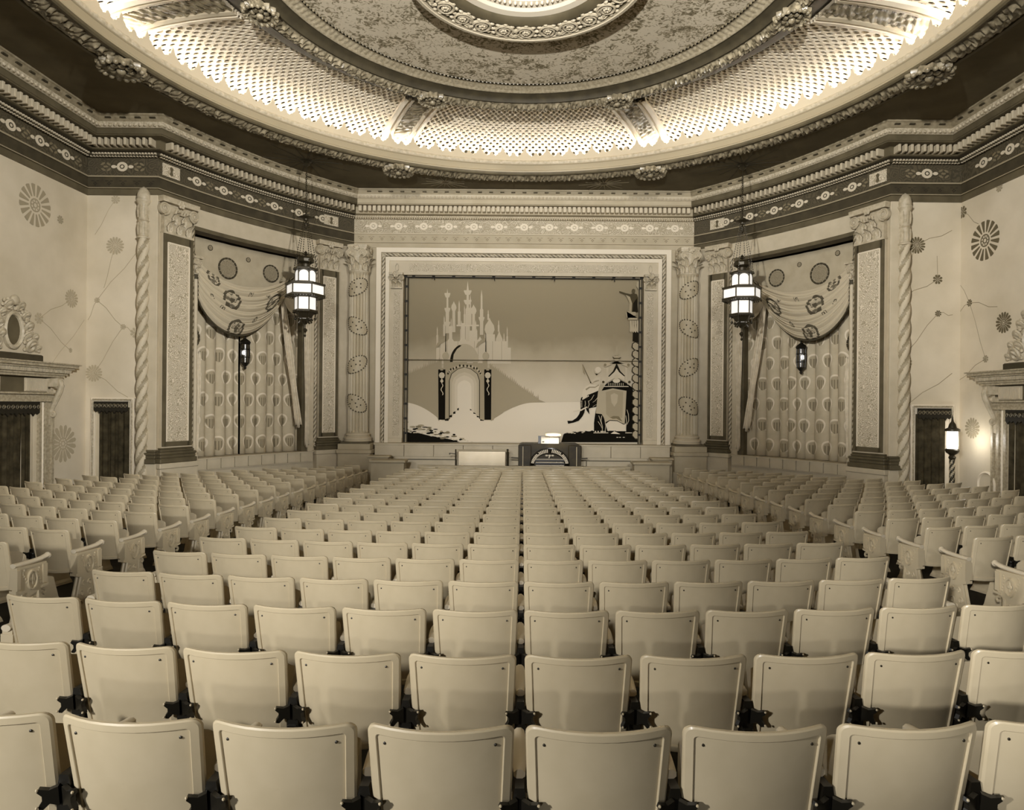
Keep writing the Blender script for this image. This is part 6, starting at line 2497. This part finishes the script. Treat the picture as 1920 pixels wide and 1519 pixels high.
def rrect(hw_t, hw_b, z0, z1, r, inset, n=6):
    """Rounded upright panel, wider at the top; inset from its edge."""
    pts = []
    zt, zb = z1 - inset, z0 + inset
    ht, hb = hw_t - inset, hw_b - inset
    rr = max(r - inset * 0.6, 0.008)
    for cx_, cz_, a0 in ((ht - rr, zt - rr, 0), (-ht + rr, zt - rr, PI / 2)):
        for k in range(n):
            a = a0 + (PI / 2) * k / (n - 1)
            pts.append((cx_ + rr * math.cos(a), cz_ + rr * math.sin(a)))
    m = 3
    for k in range(1, m):
        u = k / m
        pts.append((-ht + (ht - hb) * u, zt - rr + (zb + 0.02 - zt + rr) * u))
    for k in range(7):
        u = k / 6
        pts.append((-hb + 2 * hb * u, zb + 0.012 * (1 - (2 * u - 1) ** 2) * -1 + 0.012))
    for k in range(1, m):
        u = k / m
        pts.append((hb + (ht - hb) * u, zb + 0.02 + (zt - rr - zb - 0.02) * u))
    return pts


def bend(x, y, z):
    """Plan curve (belly toward the rear) and recline."""
    y2 = y - 0.060 * (1 - (x / 0.24) ** 2)
    zz = z - 0.40
    return (x, y2 - math.sin(REC) * zz, 0.40 + math.cos(REC) * zz)


def subdiv_top(pts, n=8):
    """Adds points along the straight top edge so that it follows the bend."""
    return pts


def back_mesh(name, lod, mats):
    n = 6 if lod == 0 else 3
    z0, z1 = 0.40, 0.878
    b = MB()
    loops = []
    def loop(inset, y):
        p = rrect(0.247, 0.232, z0, z1, 0.032, inset, n)
        # cut the long top edge into pieces
        out = []
        for i, q in enumerate(p):
            out.append(q)
            if i == n - 1:
                a, c = p[i], p[i + 1]
                for k in range(1, 8):
                    out.append((a[0] + (c[0] - a[0]) * k / 8, a[1]))
        return [bend(x, y, z) for x, z in out]
    if lod == 0:
        spec = [(0.10, 0.010), (0.004, 0.010), (0.0, 0.006), (0.0, -0.006), (0.006, -0.011), (0.030, -0.012), (0.0325, -0.0095), (0.035, -0.003), (0.06, -0.003), (0.09, -0.003), (0.12, -0.003), (0.15, -0.003), (0.18, -0.003), (0.21, -0.003), (0.228, -0.003)]
    else:
        spec = [(0.10, 0.010), (0.0, 0.008), (0.0, -0.008), (0.008, -0.012), (0.030, -0.012), (0.035, -0.003), (0.10, -0.003), (0.16, -0.003), (0.21, -0.003), (0.228, -0.003)]
    for ins, y in spec:
        loops.append(loop(ins, y))
    b.grid(loops, closed_v=True)
    L = len(loops[0])
    o = len(b.v) - L
    b.f.append([o + k for k in range(L)]); b.mi.append(0)
    b.f.append([k for k in reversed(range(L))]); b.mi.append(0)
    return b.mesh(name, mats, angle=0.45)


M_BOLT = mat('dark_bolt', 0.16, 0.4, 0.5)
ME_BACK = back_mesh('backrest', 0, M_SEAT)
ME_BACK1 = back_mesh('backrest_far', 1, M_SEAT)
b = MB()
for sx in (-1, 1):
    p = bend(sx * 0.185, -0.004, 0.815)
    b.ball(p, 0.0055, 7, 5, (1, 0.8, 1))
ME_BOLTS = b.mesh('bolt', M_BOLT)
b1 = MB(); b1.ball((0, 0, 0), 0.0055, 8, 5, (1, 0.8, 1)); ME_BOLT1 = b1.mesh('bolt', M_BOLT)

# seat pan tipped up behind the backrest
b = MB()
P = []
for i in range(11):
    x = -0.205 + 0.41 * i / 10
    row = []
    for y, z in ((0.035, 0.42), (0.06, 0.40), (0.09, 0.42), (0.13, 0.62), (0.125, 0.71), (0.11, 0.73), (0.07, 0.60), (0.04, 0.46)):
        row.append((x, y - 0.012 * (1 - (x / 0.2) ** 2), z - (0.02 if abs(x) > 0.2 else 0)))
    P.append(row)
b.grid(P, closed_v=True)
k8 = len(P[0])
b.f.append([k for k in range(k8)]); b.mi.append(0)
b.f.append([10 * k8 + k for k in reversed(range(k8))]); b.mi.append(0)
ME_PAN = b.mesh('seat_pan', mat('seat_pan_enamel', 0.72, 0.45, 0.4, var=0.03, vscale=6), angle=0.5)

# iron standard between two seats (stands at the seat's left edge, x = 0 here)
b = MB()
# pale cast leg, flaring at the foot
prof = [(0.040, 0.0), (0.040, 0.03), (0.026, 0.06), (0.024, 0.30), (0.026, 0.44)]
P = []
for w, z in prof:
    d0, d1 = -0.02 - 0.10 * (1 - z / 0.5) ** 2, 0.16 + 0.10 * (1 - z / 0.5) ** 2
    P.append([(-w, d0, z), (w, d0, z), (w, d1, z), (-w, d1, z)])
b.grid(P, closed_v=True)
b.f.append([len(b.v) - 4 + k for k in range(4)]); b.mi.append(0)
ME_LEG = b.mesh('standard', M_IRONPALE, smooth=False)
# black hinge bracket with two star-shaped wings fixed to the neighbouring backs
b = MB()
def wing(s):
    o = [(0.012, -0.035), (0.040, -0.022), (0.060, -0.040), (0.074, -0.036), (0.074, -0.026), (0.062, -0.008), (0.062, 0.010), (0.076, 0.026), (0.070, 0.038), (0.058, 0.034), (0.040, 0.028), (0.012, 0.036)]
    o = [(s * x, z) for x, z in o]
    return o if s > 0 else o[::-1]
for s_ in (-1, 1):
    b.prism(wing(s_), -0.012, 0.006, T(0, -0.058, 0.57) @ RX(REC * 0.6) @ RZ(-s_ * 0.42))
b.prism([(-0.024, 0.40), (0.024, 0.40), (0.025, 0.52), (0.022, 0.60), (0.016, 0.635), (-0.016, 0.635), (-0.022, 0.60), (-0.025, 0.52)], -0.060, 0.10)
b.bbox((-0.026, -0.066, 0.47), (0.026, 0.10, 0.51), 0.006)
ME_BRK = b.mesh('hinge_bracket', M_BLACK, smooth=False)
b = MB()
for s_ in (-1, 1):
    for dz in (-0.031, 0.030):
        b.ball((s_ * 0.064, -0.102, 0.57 + dz), 0.0055, 6, 4)
ME_RIV = b.mesh('bracket_rivets', M_IRONPALE)
# arm pad
b = MB()
P = []
for u in range(9):
    y = 0.0 + 0.30 * u / 8
    w = 0.022 + 0.008 * math.sin(PI * u / 8)
    z = 0.650 + 0.012 * math.sin(PI * u / 8)
    P.append([(w * math.cos(a), y, z + 0.018 * math.sin(a)) for a in [2 * PI * k / 8 + PI / 8 for k in range(8)]])
b.grid(P, closed_v=True)
b.f.append(list(range(8))); b.mi.append(0)
b.f.append([64 + k for k in reversed(range(8))]); b.mi.append(0)
ME_ARM = b.mesh('armrest', mat('armrest_enamel', 0.80, 0.45, 0.4), angle=0.7)

# carved end standard for the aisle
def end_panel():
    b = MB()
    o = [(-0.06, 0.39), (-0.02, 0.365), (0.10, 0.335), (0.22, 0.365), (0.30, 0.40), (0.31, 0.61), (-0.06, 0.61)]
    # outline is in (y,z); extrude along x
    def ext(ol, x0, x1):
        n = len(ol)
        v = [(x0, y, z) for y, z in ol] + [(x1, y, z) for y, z in ol]
        f = [tuple(range(n)), tuple(reversed(range(n, 2 * n)))] + [((i + 1) % n, i, n + i, n + (i + 1) % n) for i in range(n)]
        b.add(v, f)
    ext(o, -0.030, 0.030)
    ext([(-0.075, 0.42), (-0.03, 0.42), (-0.03, 0.60), (-0.075, 0.60)], -0.044, 0.044)
    ext([(0.265, 0.43), (0.325, 0.43), (0.325, 0.61), (0.265, 0.61)], -0.044, 0.044)
    ext([(-0.085, 0.385), (0.02, 0.365), (0.02, 0.385), (-0.085, 0.415)], -0.040, 0.040)
    ext([(0.25, 0.385), (0.345, 0.40), (0.345, 0.42), (0.25, 0.41)], -0.040, 0.040)
    ext([(-0.07, 0.60), (0.32, 0.60), (0.32, 0.625), (-0.07, 0.625)], -0.036, 0.036)
    for sx in (-1, 1):
        x = sx * 0.034
        for k in range(6):
            a = 0.9 * k
            b.ball((x, 0.03 + 0.0 * k + 0.025 * math.cos(a), 0.47 + 0.025 * k + 0.01 * math.sin(a)), 0.014, 5, 3, (0.5, 1, 1))
            b.ball((x, 0.225 + 0.015 * math.cos(a), 0.44 + 0.028 * k), 0.014, 5, 3, (0.5, 1, 1))
    return b.mesh('end_panel', M_IRONPALE, smooth=False)


def end_leg():
    b = MB()
    o = [(0.00, 0.37), (-0.02, 0.30), (-0.05, 0.20), (-0.09, 0.09), (-0.12, 0.03), (-0.13, 0.0), (0.32, 0.0), (0.31, 0.03), (0.27, 0.08), (0.235, 0.18), (0.22, 0.28), (0.215, 0.37)]
    n = len(o)
    for x0, x1, sc in ((-0.020, 0.020, 1.0),):
        v = [(x0, y, z) for y, z in o] + [(x1, y, z) for y, z in o]
        f = [tuple(range(n)), tuple(reversed(range(n, 2 * n)))] + [((i + 1) % n, i, n + i, n + (i + 1) % n) for i in range(n)]
        b.add(v, f)
    for sx in (-1, 1):
        x = sx * 0.022
        b.tube([(x, y, z) for y, z in o[0:6]], 0.016, 5)
        b.tube([(x, y, z) for y, z in o[6:]], 0.016, 5)
        for cy, cz, r, d in ((0.05, 0.29, 0.035, 1), (0.15, 0.29, 0.035, -1), (0.02, 0.19, 0.04, -1), (0.15, 0.18, 0.045, 1), (0.0, 0.08, 0.045, 1), (0.17, 0.08, 0.05, -1), (0.09, 0.12, 0.03, 1)):
            b.tube([(x, cy + d * r * (1 - a / 9) * math.cos(a), cz + r * (1 - a / 9) * math.sin(a)) for a in [0.7 * k for k in range(12)]], 0.008, 4)
    b.tube([(0, 0.30, 0.365), (0, 0.335, 0.36), (0, 0.345, 0.335), (0, 0.325, 0.315), (0, 0.305, 0.325)], 0.014, 6)
    return b.mesh('carved_leg', M_IRONPALE, smooth=False)


def end_medallion():
    b = MB()
    for sx in (-1, 1):
        n = 16
        b.grid([[(sx * (0.030 + dd), 0.125 + q * 0.062 * math.cos(2 * PI * k / n), 0.485 + q * 0.088 * math.sin(2 * PI * k / n)) for q, dd in ((1.08, 0.0), (1.03, 0.022), (0.88, 0.022), (0.80, 0.002))] for k in range(n)], closed_u=True)
        x = sx * 0.040
        for y, z, r, sc in ((0.125, 0.505, 0.020, (0.5, 0.8, 1.9)), (0.103, 0.490, 0.015, (0.5, 0.9, 1.3)), (0.147, 0.490, 0.015, (0.5, 0.9, 1.3)), (0.125, 0.455, 0.014, (0.5, 0.8, 1.6)), (0.125, 0.475, 0.010, (0.6, 2.6, 0.8))):
            b.ball((x, y, z), r, 7, 5, sc)
    return b.mesh('medallion', M_IRONPALE, angle=0.9)


def end_arm():
    b = MB()
    P = []
    path = [(-0.085, 0.640), (-0.02, 0.640), (0.08, 0.642), (0.18, 0.646), (0.27, 0.653), (0.33, 0.664), (0.365, 0.672)]
    for i, (y, z) in enumerate(path):
        w = (0.034, 0.034, 0.030, 0.029, 0.032, 0.036, 0.034)[i]
        P.append([(w * math.cos(a), y, z + 0.022 * math.sin(a)) for a in [2 * PI * k / 10 for k in range(10)]])
    b.grid(P, closed_v=True)
    b.f.append(list(range(10))); b.mi.append(0)
    b.ball((0, 0.375, 0.668), 0.036, 10, 7, (1.0, 1, 0.9))
    return b.mesh('scrolled_armrest', mat('armrest_enamel', 0.80, 0.45, 0.4), angle=0.9)


ME_EP, ME_EL, ME_EM, ME_EA = end_panel(), end_leg(), end_medallion(), end_arm()
# iron plate that ties the aisle back to its end standard
b = MB(); b.prism([(-0.02, 0.42), (0.03, 0.42), (0.03, 0.58), (-0.02, 0.58)], -0.055, -0.040)
ME_PLATE = b.mesh('tie_plate', M_IRONPALE, smooth=False)

PITCH = 0.53
D0, RSP, NROWS = 2.219, 0.805, 21
EDGE = 4.60     # inner edge of the side blocks


def side_limit(y):
    return float(np.interp(y, [5, 12.3, 13.2, 14.4, 15.3, 17.0, 19.4], [9.75, 9.75, 9.55, 9.2, 8.45, 6.9, 4.9]))


def word(k):
    return ['first', 'second', 'third', 'fourth', 'fifth', 'sixth', 'seventh', 'eighth', 'ninth', 'tenth', 'eleventh', 'twelfth', 'thirteenth', 'fourteenth', 'fifteenth', 'sixteenth', 'seventeenth', 'eighteenth', 'nineteenth', 'twentieth', 'twenty-first'][k]


seats = []
for r in range(NROWS):
    d = D0 + RSP * r
    cells = []
    if r == NROWS - 1:
        for k in range(-5, 6):
            cells.append(('centre', k * PITCH, k, 'L' if k == -5 else ('R' if k == 5 else '')))
    else:
        for k in range(-6, 6):
            cells.append(('centre', (k + 0.5) * PITCH, k, 'L' if k == -6 else ('R' if k == 5 else '')))
    if r >= 3:
        for s_, blk in ((-1, 'left'), (1, 'right')):
            for k in range(10):
                ax = EDGE + (k + 0.5) * PITCH * 0.985
                y = d + ax * ax / (2 * RC)
                if ax + 0.2 > side_limit(y):
                    break
                e = ('R' if s_ < 0 else 'L') if k == 0 else ''
                cells.append((blk, s_ * ax, k, e))
    for blk, x, k, e in cells:
        y = d + 0.085 + x * x / (2 * RC)
        rz = math.atan2(x, RC)
        z = ZE - seat_top_drop(d) - SEAT_H
        # in the frame?
        u = CX + FPX * x / y
        if not (-90 < u < 2010):
            continue
        seats.append(dict(blk=blk, r=r, k=k, x=x, y=y, z=z, rz=rz, end=e, u=u))

seats.sort(key=lambda q: q['y'])
near, far = seats[:300], seats[300:]


def label_for(q):
    r, k = q['r'], q['k']
    if r == 0:
        row = 'nearest row'
    else:
        row = '%s row from the camera' % word(r)
    if q['blk'] == 'centre':
        if k >= 0:
            where = '%s right of the centre gap' % word(k)
        else:
            where = '%s left of the centre gap' % word(-k - 1)
        return 'cream tip-up seat, %s, %s' % (where, row)
    return 'cream tip-up seat, %s block, %s from the aisle, %s' % (q['blk'], word(k), row)


GROUPS = {'centre': 'cream seats of the centre block', 'left': 'cream seats of the left block', 'right': 'cream seats of the right block'}
for i, q in enumerate(near):
    t = thing('theatre_seat', label_for(q), 'seat', (q['x'], q['y'], q['z']), q['rz'], GROUPS[q['blk']])
    closeup = q['r'] <= 3
    bk = inst('backrest', ME_BACK if q['y'] < 9 else ME_BACK1, t)
    if closeup:
        for sx in (-1, 1):
            inst('bolt', ME_BOLT1, bk, T(*bend(sx * 0.185, -0.004, 0.815)))
    else:
        inst('bolts', ME_BOLTS, bk)
    inst('seat_pan', ME_PAN, t)
    h = PITCH / 2
    # a standard at the left edge; row ends get the carved one
    if q['end'] == 'L':
        e = inst('end_standard', ME_EP, t, T(-h - 0.014, 0, 0) @ SCL(1, 0.74, 1), 'carved end standard facing the aisle')
        inst('carved_leg', ME_EL, e); inst('medallion', ME_EM, e); inst('scrolled_armrest', ME_EA, e); inst('tie_plate', ME_PLATE, e, T(0.05, 0, 0))
    else:
        s = inst('standard', ME_LEG, t, T(-h, 0, 0))
        br = inst('hinge_bracket', ME_BRK, s)
        if closeup:
            inst('bracket_rivets', ME_RIV, s)['kind'] = 'stuff'
        inst('armrest', ME_ARM, t, T(-h, 0, 0))
    if q['end'] == 'R':
        e = inst('end_standard', ME_EP, t, T(h + 0.014, 0, 0) @ SCL(1, 0.74, 1), 'carved end standard facing the aisle')
        inst('carved_leg', ME_EL, e); inst('medallion', ME_EM, e); inst('scrolled_armrest', ME_EA, e); inst('tie_plate', ME_PLATE, e, T(-0.05, 0, 0))

# the far seats past the three hundredth, joined
b = MB()
far_parts = [(ME_BACK1, 0), (ME_PAN, 0), (ME_LEG, 1), (ME_BRK, 2), (ME_ARM, 1)]
cache = {}
def mdata(me):
    if me.name not in cache:
        cache[me.name] = ([tuple(v.co) for v in me.vertices], [tuple(p.vertices) for p in me.polygons])
    return cache[me.name]
for q in far:
    M = T(q['x'], q['y'], q['z']) @ RZ(q['rz'])
    for me, mi in far_parts:
        if mi and q['end'] == 'L':
            continue
        b.cur = mi
        v, f = mdata(me)
        b.add(v, f, M if mi == 0 else M @ T(-PITCH / 2, 0, 0))
    if q['end']:
        b.cur = 1
        for me in (ME_EP, ME_EM, ME_EA, ME_EL):
            v, f = mdata(me)
            b.add(v, f, M @ T((-1 if q['end'] == 'L' else 1) * (PITCH / 2 + 0.014), 0, 0) @ SCL(1, 0.74, 1))
if far:
    o = b.build('theatre_seats', [M_SEAT, M_IRONPALE, M_BLACK], angle=0.5, kind='stuff')
    tag(o, 'the farthest cream theatre seats in the rows next to the stage', 'seats')
print('seats', len(seats), 'near', len(near), 'far', len(far), 'tris', sum(len(p.vertices) - 2 for p in o.data.polygons))
